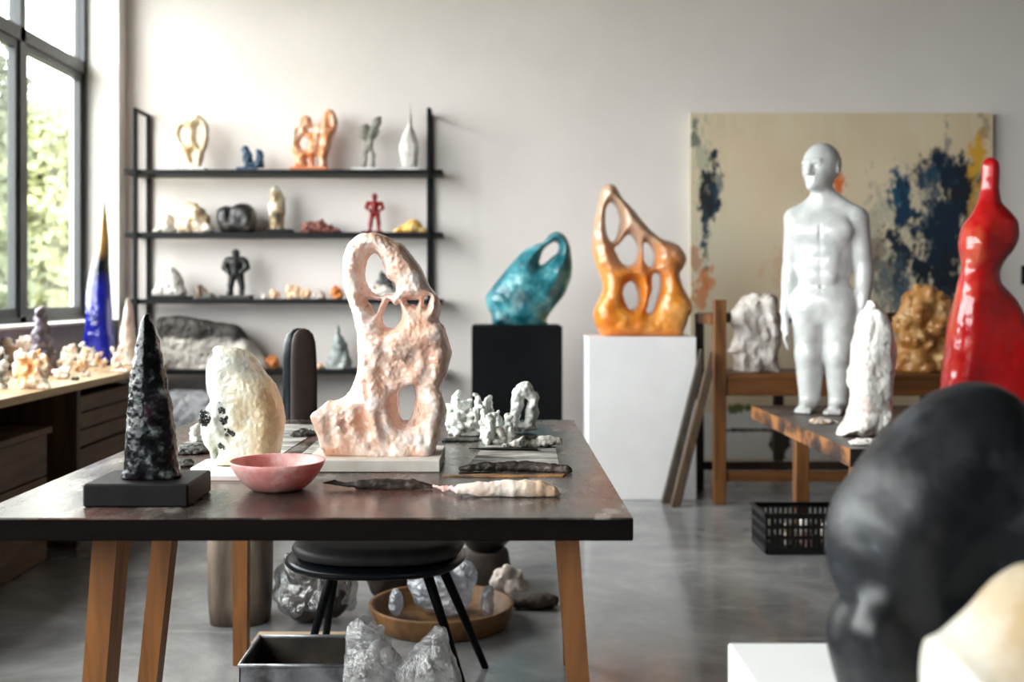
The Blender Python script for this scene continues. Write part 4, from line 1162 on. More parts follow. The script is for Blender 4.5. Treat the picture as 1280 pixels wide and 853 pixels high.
m_cedge = M('canvas_edge', [(0, (216, 204, 182))], rough=.8)
w = MB(); w.box(x0 - .001, x1 + .001, YPt + .0005, YPt + .045, 0.0, zt_ + .001, .002)
w.link('stretcher', m_cedge, pr)

sw = empty('light_switch', (PX(1283, 7.95), 7.95, 1.3), 'dark wall switch on the back wall right of the painting', 'switch')
bx('plate', (PX(1277, 7.95), PX(1290, 7.95), 7.945, 7.9595, PZ(356, 7.95), PZ(332, 7.95)), m_black, sw, .002)
bx('rocker', (PX(1280, 7.95), PX(1287, 7.95), 7.940, 7.9445, PZ(350, 7.95), PZ(338, 7.95)), m_dbase, sw, .001)

# ------------------------------------------------------------------ back work bench with raised posts
m_bwood = wood('brown_bench_wood', (84, 52, 26), (136, 88, 46), scale=4, stretch=(5, 5, .6), rough=.5)
m_bwoodh = wood('brown_bench_rail', (76, 44, 20), (124, 78, 38), scale=4, stretch=(.6, 5, 5), rough=.5)
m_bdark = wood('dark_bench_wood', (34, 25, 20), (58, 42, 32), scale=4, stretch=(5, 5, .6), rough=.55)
YB0, YB1 = 6.32, 6.80
bl, br = PX(893, YB0), 2.62
zb = PZ(468, YB0)
wb = empty('work_bench', ((bl + br) / 2, YB0, 0), 'brown wooden bench with raised posts in front of the painting', 'bench')
bx('bench_top', (bl + .02, br, YB0 + .012, YB1 - .01, zb - .03, zb), m_bwoodh, wb, .003)
bx('apron', (bl + .068, br - .07, YB0 + .016, YB0 + .04, zb - .125, zb - .0305), m_bwoodh, wb, .002)
bx('leg', (bl, bl + .068, YB0, YB0 + .06, 0, PZ(375, YB0)), m_bwood, wb, .003)
bx('leg', (br - .068, br, YB0, YB0 + .06, 0, PZ(375, YB0)), m_bwood, wb, .003)
for x in (bl - .02, br - .04): bx('leg', (x, x + .05, YB1 - .002, YB1 + .046, 0, PZ(392, YB1)), m_bdark, wb, .003)
bx('back_rail', (bl + .031, br - .041, YB1, YB1 + .03, PZ(404, YB1), PZ(391, YB1)), m_bdark, wb, .002)
bx('side_rail', (bl - .012, bl + .035, YB0 + .061, YB1 - .003, PZ(404, YB1), PZ(391, YB1)), m_bwood, wb, .002)
bx('stretcher', (bl + .069, br - .069, YB0 + .015, YB0 + .045, PZ(603, YB0), PZ(590, YB0)), m_bwoodh, wb, .002)
bx('stretcher', (bl + .031, br - .041, YB1 + .005, YB1 + .035, PZ(588, YB1), PZ(578, YB1)), m_bdark, wb, .002)
bx('leg', (PX(968, YB1), PX(980, YB1), YB1 + .005, YB1 + .045, PZ(577, YB1), zb - .031), m_bdark, wb, .002)

m_gn = M('white_gnarled_plaster', [(.3, (160, 140, 126)), (.42, (206, 194, 184)), (.6, (232, 226, 220))], scale=10, detail=8, rough=.6, bump=.4, bscale=40)
add_layer(m_gn, (74, 58, 48), 8, .55, .64, 8, seed=1.2, stretch=(1.6, 1, .6), amount=.85)
ZB = lambda p: ZT(p, 870, 340, 2.842)
YG = YB0 + .25
V, Q = carve(ZB([(190, 78), (225, 70), (265, 78), (290, 110), (300, 160), (298, 230), (300, 300), (292, 372), (150, 372), (130, 335), (122, 300), (76, 304), (72, 294), (110, 268), (125, 220), (118, 180), (132, 130), (155, 100)]), [], YG, .13, .09, .006, z0=zb + .001,
             dents=[(935, 390, 936, 405, .03, -.14), (928, 430, 929, 438, .03, -.14), (931, 454, 934, 458, .03, -.13), (955, 400, 960, 430, .02, -.13), (966, 425, 970, 450, .02, -.12), (948, 380, 950, 390, .02, -.12)],
             noises=[('r', .022, 7, 3, (1, 1, .5)), ('f', .012, 18, 5), ('f', .004, 50, 2)])
link('gnarled_sculpture', V, Q, m_gn, label='gnarled white pitted sculpture on the brown bench left of the white statue', cat='sculpture')
m_aml = M('amber_rock', [(.28, (150, 90, 36)), (.5, (196, 140, 78)), (.72, (226, 190, 138))], scale=9, detail=6, rough=.32, bump=.3, bscale=30, sss=.2, coat=.2)
V, Q = carve(ZB([(790, 52), (830, 50), (868, 75), (900, 110), (905, 170), (900, 250), (898, 372), (722, 372), (712, 270), (710, 200), (725, 130), (752, 80)]), [], YG, .13, .10, .006, z0=zb + .001, noises=[('w', .028, 11, 3), ('f', .012, 22, 5)])
link('amber_rock', V, Q, m_aml, label='chunky honey-brown rock on the bench right of the white statue', cat='rock')

# two slim boards leaning on the bench post
m_lb = wood('weathered_board', (48, 42, 36), (84, 73, 62), scale=5, stretch=(6, 6, .8), rough=.7)
m_lb2 = wood('weathered_brown_board', (60, 45, 33), (96, 76, 58), scale=5, stretch=(6, 6, .8), rough=.7)
for (bpx_, tpx, tpy, Y, wdt, mt, lab) in ((833, 877, 437, 6.37, .045, m_lb, 'dark weathered board leaning beside the white plinth, left one of two'), (845, 890, 440, 6.25, .05, m_lb2, 'brown weathered board leaning beside the bench post, right one of two')):
    xb, xt, zt2 = PX(bpx_, Y), PX(tpx, Y), PZ(tpy, Y)
    xt = min(xt, bl - .03)
    w = MB(); d = .06
    w.prism([(xb - wdt / 2, Y, .001), (xb + wdt / 2, Y, .001), (xb + wdt / 2, Y + d, .001), (xb - wdt / 2, Y + d, .001)],
            [(xt - wdt / 2 - .012, Y, zt2 - .14), (xt + wdt / 2 - .02, Y, zt2 - .14), (xt + wdt / 2 - .02, Y + d, zt2 - .14), (xt - wdt / 2 - .012, Y + d, zt2 - .14)])
    w.prism([(xt - wdt / 2 - .012, Y, zt2 - .14), (xt + wdt / 2 - .02, Y, zt2 - .14), (xt + wdt / 2 - .02, Y + d, zt2 - .14), (xt - wdt / 2 - .012, Y + d, zt2 - .14)],
            [(xt - .003, Y + .01, zt2), (xt + .006, Y + .01, zt2), (xt + .006, Y + d - .01, zt2), (xt - .003, Y + d - .01, zt2)])
    w.link('leaning_board', mt, label=lab, cat='board', group='boards leaning by the bench')

# ------------------------------------------------------------------ low table at the right with the statue
SZ = .58; SX0 = .62 / .4445; SY0, SY1, SX1 = .62 * 1400 / 195.5, .62 * 1400 / 141, 3.0
m_st = M('stained_table_top', [(.3, (44, 37, 33)), (.5, (68, 58, 52)), (.72, (104, 92, 84))], scale=5, detail=12, rough=.45, rvar=.1, bump=.08)
m_se = M('chipped_table_edge', [(.40, (40, 32, 30)), (.5, (94, 62, 40)), (.6, (158, 104, 58))], scale=6, detail=9, rough=.55, stretch=(1, 1, 1.5), bump=.2)
m_sd = M('dark_table_end', [(.3, (26, 20, 18)), (.7, (40, 31, 27))], scale=5, rough=.55)
lt = empty('low_table', (2.1, 5.2, 0), 'low worn wooden table with chipped edge carrying the white statue', 'table')
o = MB().box(SX0, SX1, SY0, SY1, SZ - .073, SZ, .003).link('table_top', [m_st, m_se, m_sd], lt)
for p in o.data.polygons:
    if p.normal.x < -.5: p.material_index = 1
    elif p.normal.z < .5: p.material_index = 2
for x in (SX0 + .045, SX1 - .1):
    for y in (SY0 + .09, SY1 - .75): bx('leg', (x, x + .065, y, y + .065, 0, SZ - .0735), m_bwood, lt, .003)

# ------------------------------------------------------------------ white statue of a standing man (one continuous body)
YSt = 5.80; KS = FPX / YSt
STZ = SZ + .001


def statue():
    f = Field((-.34, -.24, 0), (.34, .20, 1.45), .0042)
    c = math.cos; sn = math.sin
    def U(px, py): return ((px - 1030) / KS, (518.5 - py) / KS)
    def cp(px0, py0, px1, py1, r0, r1, y0=0.0, y1=0.0, k=.02, sub=False, sc=(1, 1, 1)):
        a, b = U(px0, py0), U(px1, py1)
        f.cap((a[0], y0, a[1]), (b[0], y1, b[1]), r0 / KS, r1 / KS, k, sub, sc)
    def el(px, py, rx, ry, rz, y=0.0, k=.02, sub=False):
        a = U(px, py); f.ell((a[0], y, a[1]), (rx / KS, ry / KS, rz / KS), k, sub)
    # torso
    el(1031, 297, 40, 25, 36, .0, .03); el(1031, 335, 35, 21, 34, .002, .04); el(1031, 380, 40, 25, 29, .004, .04)
    cp(996, 274, 1068, 274, 13, 13, .006, .006, .035)
    cp(1004, 266, 1024, 254, 9, 12, .012, .015, .03); cp(1060, 266, 1040, 254, 9, 12, .012, .015, .03)
    # chest and belly relief
    el(1013, 292, 18, 7, 13, -.070, .03); el(1049, 292, 18, 7, 13, -.070, .03)
    for yy, w_ in ((318, 8.5), (334, 8.5), (350, 8)):
        el(1022, yy, w_, 3.6, 7, -.074, .022); el(1040, yy, w_, 3.6, 7, -.074, .022)
    cp(1031, 282, 1031, 368, 1.6, 1.6, -.112, -.098, .012, True)
    el(1031, 362, 2.2, 6, 2.2, -.095, .008, True)
    cp(998, 372, 1024, 402, 3, 3, -.112, -.112, .016, True); cp(1064, 372, 1038, 402, 3, 3, -.112, -.112, .016, True)
    el(1031, 398, 8, 6, 9, -.05, .03)
    el(1014, 392, 18, 14, 18, .06, .03); el(1048, 392, 18, 14, 18, .06, .03)
    # legs
    for sx, (hx, kx, ax) in ((-1, (1011, 1013, 1013)), (1, (1051, 1050, 1049))):
        cp(hx, 392, kx, 448, 21, 16.5, .0, -.004, .03)
        cp(kx, 446, ax, 500, 16.5, 13.5, -.004, .012, .03)
        el(kx, 468, 14.5, 13, 26, .022, .03); el(kx, 447, 9, 6, 10, -.052, .025)
        cp(ax, 506, ax - 1, 510, 10.5, 9.5, .03, .0, .018); cp(ax - 1, 510, ax - 2, 513.5, 11, 8.5, -.01, -.085, .018, sc=(1, 1, .8))
        for i in range(5):
            tx = ax - 2 + (i - 2) * 3.9 * 1.0
            cp(tx, 514.5, tx - (0), 516, 3.0, 2.4 if i != (0 if sx > 0 else 4) else 3.0, -.10, -.142 + abs(i - (1.2 if sx > 0 else 2.8)) * .006, .004)
    # neck and head, the head turned further to its right
    cp(1029, 264, 1028, 236, 15, 13, .022, .004, .03)
    th = math.radians(-19); H0 = U(1027, 212)
    def hd(x, fw, z):
        x, fw = x / KS, fw / KS
        return (H0[0] + x * c(th) + (-fw) * -sn(th) * 1.0, x * sn(th) - fw * c(th) - .008, H0[1] + z / KS)
    def hc(a, b, r0, r1, k=.008, sub=False): f.cap(hd(*a), hd(*b), r0 / KS, r1 / KS, k, sub)
    def he(a, r, k=.01, sub=False): f.ell(hd(*a), tuple(v / KS for v in r), k, sub)
    he((0, -4, 4), (23.5, 28, 26.5), .02); he((0, 6, -9), (17, 19, 20), .03); he((0, 12, -21), (11.5, 12, 9.5), .02)
    hc((-10, 21, 4.5), (10, 21, 4.5), 3.2, 3.2, .014)
    he((-8.8, 26, -1.5), (6, 5, 4.2), .01, True); he((8.8, 26, -1.5), (6, 5, 4.2), .01, True)
    he((-8.8, 19.5, -1.5), (4.6, 4.2, 3.3), .004); he((8.8, 19.5, -1.5), (4.6, 4.2, 3.3), .004)
    hc((0, 24, 3), (0, 29.5, -9), 2.3, 3.6, .01); he((-3.2, 26, -9.5), (2.6, 3, 2.4), .006); he((3.2, 26, -9.5), (2.6, 3, 2.4), .006)
    hc((-5.2, 22.6, -16), (5.2, 22.6, -16), 1.8, 1.8, .005); hc((-4.2, 22.4, -19.2), (4.2, 22.4, -19.2), 2.0, 2.0, .005); hc((-6, 25.6, -17.6), (6, 25.6, -17.6), .5, .5, .004, True)
    he((0, 20.5, -26), (6.5, 5, 4.6), .014)
    he((-10, 15, -8), (4.5, 5, 5), .02); he((10, 15, -8), (4.5, 5, 5), .02)
    for sx in (-1, 1):
        he((sx * 23.5, -3, -2.5), (2.6, 6, 8), .008); he((sx * 25.8, -2, -2), (1.5, 3, 4.5), .006, True)
    # arms and hands
    for sx, sh, el_, wr in ((-1, (995, 277), (989, 340), (984, 394)), (1, (1072, 279), (1079, 341), (1078, 396))):
        cp(sh[0], sh[1], el_[0], el_[1], 13.5, 10.3, .004, .02, .022); cp(el_[0], el_[1], wr[0], wr[1], 10.3, 7.0, .02, -.01, .02)
        el(el_[0], el_[1] + 14, 10.2, 10, 16, .008, .02)
        x, y = wr
        cp(x, y + 4, x - sx * -2 * 0, y + 20, 6.6, 7.2, -.012, -.022, .012, sc=(.72, 1, 1))
        for i, (ln, dy) in enumerate(((24, -.048), (26.5, -.034), (25, -.020), (20.5, -.006))):
            mx = x - sx * .5
            cp(mx, y + 22, mx - sx * .8, y + 22 + ln * .45, 2.35, 2.15, dy, dy - .006, .003)
            cp(mx - sx * .8, y + 22 + ln * .45, mx - sx * 3.5, y + 22 + ln * .9, 2.15, 1.7, dy - .006, dy - .001, .003)
        cp(x - sx * 1, y + 8, x - sx * 4, y + 19, 3.4, 2.7, -.03, -.055, .006); cp(x - sx * 4, y + 19, x - sx * 4.5, y + 28, 2.6, 2.0, -.055, -.062, .004)
    f.noise('f', .0016, 22, 3)
    f.floor(.0)
    V, Q = f.mesh()
    return V, Q


V, Q = statue()
ang = math.radians(-27); ca, sa = math.cos(ang), math.sin(ang)
V = np.stack([V[:, 0] * ca - V[:, 1] * sa + PX(1029, YSt), V[:, 0] * sa + V[:, 1] * ca + YSt, V[:, 2] + STZ], 1)
m_stat = M('white_glossy_resin', [(.35, (186, 188, 187)), (.65, (206, 207, 205))], scale=14, detail=8, rough=.3, bump=.12, bscale=45, coat=.5, coatr=.15)
link('statue', V, Q, m_stat, label='glossy white statue of a standing bald nude man on the low table', cat='statue')

# ------------------------------------------------------------------ other things on the low table
m_wr = M('white_glazed_plaster', [(.3, (196, 178, 170)), (.44, (224, 216, 210)), (.62, (240, 238, 234))], scale=9, detail=8, rough=.32, bump=.4, bscale=40, coat=.3)
YR = 4.86
V, Q = carve(ZB([(616, 98), (645, 118), (670, 150), (692, 200), (706, 270), (708, 340), (700, 400), (695, 470), (690, 580), (560, 590), (500, 590), (500, 560), (524, 520), (540, 470), (545, 420), (540, 350), (548, 280), (560, 220), (585, 150), (605, 115)]), [], YR, .105, .07, .0045, z0=SZ + .001,
             noises=[('r', .011, 11, 21, (1, 1, .35)), ('f', .007, 24, 5), ('f', .003, 60, 2)], n=4,
             ridges=[ZB([(612, 150)])[0] + ZB([(585, 400)])[0] + (.022, -.075, .04), ZB([(640, 190)])[0] + ZB([(648, 420)])[0] + (.020, -.078, .04), ZB([(600, 430)])[0] + ZB([(640, 520)])[0] + (.026, -.078, .04)])
add_layer(m_wr, (150, 120, 108), 9, .58, .68, 8, seed=2.6, stretch=(1.5, 1, .5), amount=.6)
link('glazed_rock', V, Q, m_wr, label='tall folded white glazed rock in front of the statue', cat='rock')
m_scrap = M('plaster_scrap', [(.4, (150, 118, 84)), (.5, (214, 204, 190)), (.65, (236, 232, 226))], scale=18, rough=.6, bump=.4)
flake('plaster_fragment', 1030, 529, 36, 7, 31, 'small heap of flat ochre and white flakes at the statue feet', 'fragment', m_scrap, .001, .06, SZ)
flake('plaster_fragment', 1082, 556, 44, 8, 33, 'flat white plaster flake at the foot of the glazed rock', 'fragment', m_plas, .001, .035, SZ)
flake('plaster_fragment', 1118, 541, 30, 5, 35, 'brown-white flake to the right of the glazed rock', 'fragment', m_scrap, .001, .05, SZ)

m_rede = M('red_resin', [(.30, (150, 12, 16)), (.52, (178, 22, 24)), (.68, (196, 44, 36)), (.8, (206, 92, 62))], scale=5, detail=6, rough=.2, bump=.1, bscale=24, coat=.6, coatr=.06, sss=.15, sssr=(1, .1, .05), ssss=.03, dist=.4)
add_layer(m_rede, (186, 120, 66), 4, .60, .74, 6, seed=8, stretch=(1, 1, .6), amount=.55)
ZR = lambda p: ZT(p, 1100, 180, 2.509)
YRd = 5.0
rs_ = FPX / YRd
def red_lean(x, z): return .028 * np.cos((z - 1.30) * 5.2) * np.tanh((x - 2.2) * 12)
V, Q = carve(ZR([(335, 46), (352, 44), (368, 60), (372, 95), (372, 135), (378, 178), (402, 205), (427, 240), (433, 290), (420, 332), (398, 362), (380, 392), (377, 425), (395, 450), (425, 485), (447, 530), (462, 580), (472, 660), (480, 780), (484, 920), (198, 920), (203, 780), (210, 700), (217, 600), (225, 520), (240, 440), (250, 390), (248, 330), (252, 285), (264, 250), (290, 215), (310, 170), (320, 110), (325, 65)]),
             [], YRd, .12, .075, .005, z0=SZ + .001, lean=red_lean, tz=([SZ, 1.0, 1.18, 1.30, 1.42, 1.52, 1.60, 1.8], [1, 1, .85, .62, .9, .8, .42, .28]),
             noises=[('f', .004, 8, 3), ('f', .0014, 26, 6)])
link('red_sculpture', V, Q, m_rede, label='glossy red waisted sculpture with a thin neck at the right edge', cat='sculpture')

# ------------------------------------------------------------------ black plastic crate on the floor
m_crate = M('black_plastic', [(0, (16, 16, 17))], rough=.4)
cr = empty('plastic_crate', (1.45, 5.25, 0), 'black slatted plastic crate of plaster scraps under the low table', 'crate')
a0, a1, b0, b1, hz = PX(957, 5.12), 1.62, 5.12, 5.40, .186
w = MB(); w.box(a0, a1, b0, b1, .004, .018)
for z in (.018, .07, .118, .164):
    tk = .022 if z > .15 else .016
    w.box(a0, a1, b0, b0 + .008, z, z + tk); w.box(a0, a1, b1 - .008, b1, z, z + tk)
    w.box(a0, a0 + .008, b0, b1, z, z + tk); w.box(a1 - .008, a1, b0, b1, z, z + tk)
n_ = 16
for i in range(n_ + 1):
    x = a0 + (a1 - a0 - .012) * i / n_
    w.box(x, x + .012, b0 + .001, b0 + .007, .006, .18); w.box(x, x + .012, b1 - .007, b1 - .001, .006, .18)
for i in range(10):
    y = b0 + (b1 - b0 - .012) * i / 9
    w.box(a0 + .001, a0 + .007, y, y + .012, .006, .18); w.box(a1 - .007, a1 - .001, y, y + .012, .006, .18)
w.link('crate_body', m_crate, cr)
rim = MB(); rim.box(a0 - .006, a1 + .006, b0 - .006, b0 + .008, .176, .19); rim.box(a0 - .006, a1 + .006, b1 - .008, b1 + .006, .176, .19)
rim.box(a0 - .006, a0 + .008, b0, b1, .176, .19); rim.box(a1 - .008, a1 + .006, b0, b1, .176, .19); rim.link('rim', m_crate, cr)
rnd = random.Random(11)
for i, (x, y, wd, mt, lab) in enumerate(((1.27, 5.30, .035, m_plas, 'white scrap in the far left corner of the black crate'), (1.36, 5.25, .032, m_scrap, 'ochre scrap in the middle of the black crate'), (1.45, 5.30, .045, m_plas, 'large white scrap at the back of the black crate'), (1.54, 5.22, .04, m_scrap, 'ochre scrap at the right side of the black crate'), (1.43, 5.19, .03, m_pinkw, 'pinkish scrap near the front of the black crate'))):
    V, Q = lump((x, y, .019 + wd), (wd, wd * .8, wd * 1.7), .0192, .0045, 40 + i, 6, (('f', .01, 30, i),))
    link('crate_scrap', V, Q, mt, label=lab, cat='scrap', group='scraps in the black crate')

# ------------------------------------------------------------------ foreground plinth, dark boulder, cream rock
PXf, PYf, PZf = PX(910, 1.9), 1.9, PZ(804, 1.9)
bx('white_plinth', (PXf, 1.25, .92, PYf, 0, PZf), m_whitep, None, .003, label='low white plinth in the near right corner under the dark boulder', cat='plinth')
ZF = lambda p: ZT(p, 1020, 470, 2.227)
m_bould = M('dark_soapstone', [(.3, (7, 9, 12)), (.5, (12, 15, 19)), (.64, (24, 28, 33)), (.76, (80, 84, 92))], scale=7, detail=8, rough=.40, bump=.1, bscale=40, dist=.6, rvar=.06, spec=.5)
add_layer(m_bould, (100, 104, 112), 5, .60, .72, 9, seed=3.7, amount=.4)
YBo = 1.52
V, Q = carve(ZF([(430, 18), (500, 22), (550, 52), (590, 110), (615, 190), (625, 300), (620, 420), (610, 540), (610, 700), (605, 820), (580, 930), (540, 1030), (140, 1030), (70, 900), (36, 790), (30, 730), (48, 670), (72, 625), (54, 580), (34, 500), (36, 430), (58, 350), (106, 280), (164, 200), (240, 122), (336, 54)]), [], YBo, .115, .10, .0045, z0=PZf + .001,
             dents=[(1200, 690, 1180, 720, .05, -.152)],
             ridges=[ZF([(530, 370)])[0] + ZF([(545, 470)])[0] + (.02, -.10, .05), ZF([(110, 660)])[0] + ZF([(180, 790)])[0] + (.03, -.075, .05)],
             noises=[('f', .008, 5, 7), ('f', .0025, 16, 3)])
link('dark_boulder', V, Q, m_bould, label='large smooth blue-black boulder on the near white plinth', cat='boulder')
m_crm = M('cream_marble', [(.34, (166, 144, 112)), (.47, (188, 180, 166)), (.6, (200, 198, 194))], scale=5, detail=6, rough=.35, sss=.1, ssss=.02, sssr=(1, .9, .8))
V, Q = carve(ZF([(308, 800), (318, 755), (345, 732), (385, 715), (440, 665), (500, 600), (560, 555), (610, 535), (680, 560), (740, 660), (760, 820), (770, 1000), (770, 1330), (330, 1330), (312, 1100), (302, 900)]), [], 1.2, .10, .09, .005, z0=PZf + .001, noises=[('f', .008, 7, 3)])
link('cream_boulder', V, Q, m_crm, label='pale cream smooth boulder in the bottom right corner', cat='boulder')

# ------------------------------------------------------------------ bench along the window with rocks
m_ply = wood('worn_plywood', (150, 120, 84), (196, 168, 128), scale=3, stretch=(4, .5, 4), rough=.55)
m_dw = wood('dark_brown_wood', (52, 34, 20), (82, 57, 34), scale=4, stretch=(5, 5, .6), rough=.6)  # dark brown wood for bench legs, side panel and box corner posts
m_dwh = wood('crate_wood', (66, 46, 28), (104, 78, 52), scale=4, stretch=(.6, .6, 6), rough=.65)
BX1, BY0, BY1, BZ = -1.95, 3.3, 6.62, .78
sb = empty('window_bench', (-2.29, 5.0, 0), 'long wooden bench under the window crowded with rocks', 'bench')
bx('bench_top', (XL + .004, BX1, BY0, BY1, BZ - .035, BZ), m_ply, sb, .003)
for y in (BY0 + .03, 5.25, BY1 - .1):
    bx('leg', (BX1 - .095, BX1 - .027, y, y + .07, 0, BZ - .1205 if False else BZ - .0355), m_dw, sb, .003) if y != 5.25 else bx('side_panel', (XL + .006, BX1 - .022, y, y + .045, 0, BZ - .0355), m_dw, sb, .002)
    if y != 5.25: bx('leg', (XL + .01, XL + .078, y, y + .07, 0, BZ - .0355), m_dw, sb, .003)


def crate(label, x0, x1, y0, y1, z0, z1, group='wooden boxes under the window bench', lid=False, nb=3):
    r = empty('wooden_box', ((x0 + x1) / 2, (y0 + y1) / 2, z0), label, 'box', group)
    h_ = (z1 - z0 - (.03 if lid else 0)) / nb
    for i in range(nb):
        za = z0 + i * h_ + .004; zb_ = z0 + (i + 1) * h_ - .004
        w = MB(); w.box(x1 - .016, x1, y0, y1, za, zb_, .002); w.box(x0, x0 + .016, y0, y1, za, zb_, .002)
        w.box(x0 + .0165, x1 - .0165, y0, y0 + .016, za, zb_, .002); w.box(x0 + .0165, x1 - .0165, y1 - .016, y1, za, zb_, .002)
        w.link('board', m_dwh, r)
    w = MB()
    for x in (x0 + .0165, x1 - .0465):
        for y in (y0 + .0165, y1 - .0465): w.box(x, x + .03, y, y + .03, z0 + .001, z1 - .031)
    w.box(x0 + .017, x1 - .017, y0 + .017, y1 - .017, z0 + .001, z0 + .013)
    w.link('corner_posts', m_dw, r)
    if lid: bx('lid', (x0 - .01, x1 + .02, y0 - .01, y1 + .015, z1 - .028, z1), m_dwh, r, .003)


crate('big lidded wooden box under the near end of the window bench', -2.55, -2.02, 4.05, 5.02, .001, .60, lid=True)
crate('lower wooden box of the pair beyond the bench side panel', -2.58, -2.03, 5.42, 6.32, .001, .44)
crate('upper wooden box of the pair beyond the bench side panel', -2.56, -2.04, 5.46, 6.28, .4405, .695)

m_bluegl = M('cobalt_glass', [(.3, (10, 16, 96)), (.55, (18, 28, 150)), (.75, (40, 50, 190))], scale=10, detail=5, rough=.12, bump=.3, bscale=30, coat=.7, sss=.2, sssr=(.1, .1, 1), ssss=.03, stretch=(1, 1, .5))
add_zgrad(m_bluegl, (16, 18, 34), .46, .56, 1, .1); add_zgrad(m_bluegl, (196, 148, 74), .60, .72, 1, .1)
YBl = 6.42
V, Q = carve([(130, 250), (132.5, 262), (134.5, 280), (136, 305), (137, 335), (138.5, 365), (139.5, 400), (140.5, 460), (104, 460), (106, 410), (108, 380), (112, 345), (120, 315), (125, 285), (128, 262)], [], YBl + .06, .07, .065, .005, z0=BZ + .001, tz=([BZ, BZ + .9], [1, .6]), noises=[('f', .006, 12, 3, (1, 1, .5)), ('f', .002, 40, 3)], n=4)
link('glass_spire', V, Q, m_bluegl, label='cobalt blue spire with a golden tip in front of the window jamb', cat='sculpture')
m_amy = M('grey_amethyst', [(.3, (56, 48, 60)), (.5, (104, 96, 108)), (.72, (178, 170, 178))], scale=14, rough=.35, bump=.5, bscale=30)
V, Q = carve([(48, 386), (55, 386), (59, 405), (64, 430), (70, 470), (38, 470), (41, 430), (44, 405)], [], 5.72, .06, .055, .004, z0=BZ + .001, noises=[('w', .012, 22, 2), ('f', .005, 40, 3)])
link('crystal_cone', V, Q, m_amy, label='grey purple crystal cone standing under the window mullion', cat='crystal')
m_pale2 = M('pale_pink_quartz', [(.3, (218, 184, 160)), (.46, (238, 222, 208)), (.6, (246, 241, 236))], scale=12, rough=.4, bump=.3, sss=.3, ssss=.03)
V, Q = carve([(160, 372), (166, 392), (170, 430), (172, 466), (146, 466), (149, 440), (153, 405), (157, 385)], [], 6.50, .06, .055, .005, z0=BZ + .001, noises=[('f', .01, 14, 2)])
link('quartz_pillar', V, Q, m_pale2, label='tall pale pink quartz pillar at the far end of the window bench', cat='crystal')
m_ow = M('orange_white_calcite', [(.30, (196, 122, 58)), (.42, (224, 174, 120)), (.52, (240, 224, 202)), (.66, (247, 243, 238))], scale=12, detail=6, rough=.4, bump=.3, bscale=40, sss=.25, ssss=.03)
m_gq = M('grey_speckled_quartz', [(.36, (66, 68, 66)), (.48, (150, 150, 144)), (.62, (224, 220, 214))], scale=20, detail=6, rough=.4, bump=.4)
gb = 'rocks on the window bench'


def brock(name, px, pyb, w_, hgt, seed, mat, label, nzs=None, cat='rock', dep=.75):
    """rock whose foot shows at photo row pyb on the bench top."""
    Y = (HC - BZ) * FPX / (pyb - CY); s = FPX / Y
    V, Q = lump((PX(px, Y), Y, BZ + hgt / s * .36), (w_ / 2 / s, w_ / 2 / s * dep, hgt / s * .66), BZ + .001, .0042, seed, 26, nzs or (('w', .008, 26, seed), ('w', .004, 60, seed + 3)), .004, .75, .66, (.18, .34))
    V = fit(V, PX(px - w_ / 2, Y), PX(px + w_ / 2, Y), BZ + .001, BZ + .001 + hgt / s)
    return link(name, V, Q, mat, label=label, cat=cat, group=gb)


brock('calcite_rock', 40, 486, 50, 50, 51, m_ow, 'big orange and white rock, largest in front on the window bench', dep=.6)
brock('speckled_rock', 3, 486, 20, 52, 52, m_gq, 'grey speckled rock at the left edge beside the big orange rock', dep=.6)
brock('white_rock', 22, 464, 46, 44, 53, m_pale2, 'whitish crystal rock behind the big orange rock', dep=.5)
brock('calcite_rock', 60, 466, 20, 32, 62, m_ow, 'small orange-white rock between the big orange rock and the crystal cone', dep=.5)
brock('pink_rock', 77, 474, 22, 18, 54, m_pale2, 'pinkish white rock right of the big orange rock', dep=.7)
brock('pale_rock', 84, 462, 26, 32, 55, m_pale2, 'pale cream rock behind the pinkish white one', dep=.4)
brock('pale_rock', 103, 465, 20, 30, 63, m_ow, 'cream rock in front of the tall pale lumpy one', dep=.5)
brock('pale_rock', 110, 459, 26, 32, 56, m_wq, 'tall pale lumpy rock in front of the blue spire', dep=.35)
brock('peach_rock', 126, 464, 17, 24, 57, m_ow, 'small peach rock before the tall pale lumpy one', dep=.6)
brock('pale_rock', 149, 461, 22, 30, 58, m_pale2, 'rounded pale rock between blue spire and pink pillar', dep=.4)
brock('stone_chip', 94, 476, 10, 5, 59, m_char, 'little dark chip near the bench front edge', dep=.7)
brock('stone_chip', 106, 471, 14, 6, 60, m_wq, 'flat white chip near the bench front edge', dep=.5)
brock('stone_chip', 150, 465, 26, 4, 61, m_wq, 'flat white flake at the far front corner of the window bench', dep=.5)

# ------------------------------------------------------------------ under the table
m_drum = M('weathered_drum', [(.3, (70, 58, 48)), (.5, (108, 94, 82)), (.72, (142, 128, 114))], scale=5, detail=10, rough=.7, bump=.2, stretch=(3, 3, .5))
Yd = 4.12
rslab('storage_drum', (PX(301, Yd), Yd), .112, .12, .001, .50, m_drum, None, pw=3.2, rnd=.16)
tag(bpy.data.objects['storage_drum'], 'tall brown-grey rounded block standing on the floor behind the table leg', 'drum')
m_plk = wood('pale_plank', (160, 128, 100), (206, 180, 154), scale=4, stretch=(.5, 6, 6), rough=.7)
bx('floor_plank', (PX(314, 3.76), PX(436, 3.76), 3.76, 3.88, .001, .026), m_plk, None, .003, label='pale wooden plank lying on the floor behind the metal tray', cat='plank')

m_dfilm = plastic_film('dark_plastic_film', (120, 128, 138), .3, .55)
m_inner = M('dark_bundle', [(.3, (34, 30, 30)), (.55, (66, 58, 54)), (.75, (110, 100, 94))], scale=10, rough=.6, bump=.4)
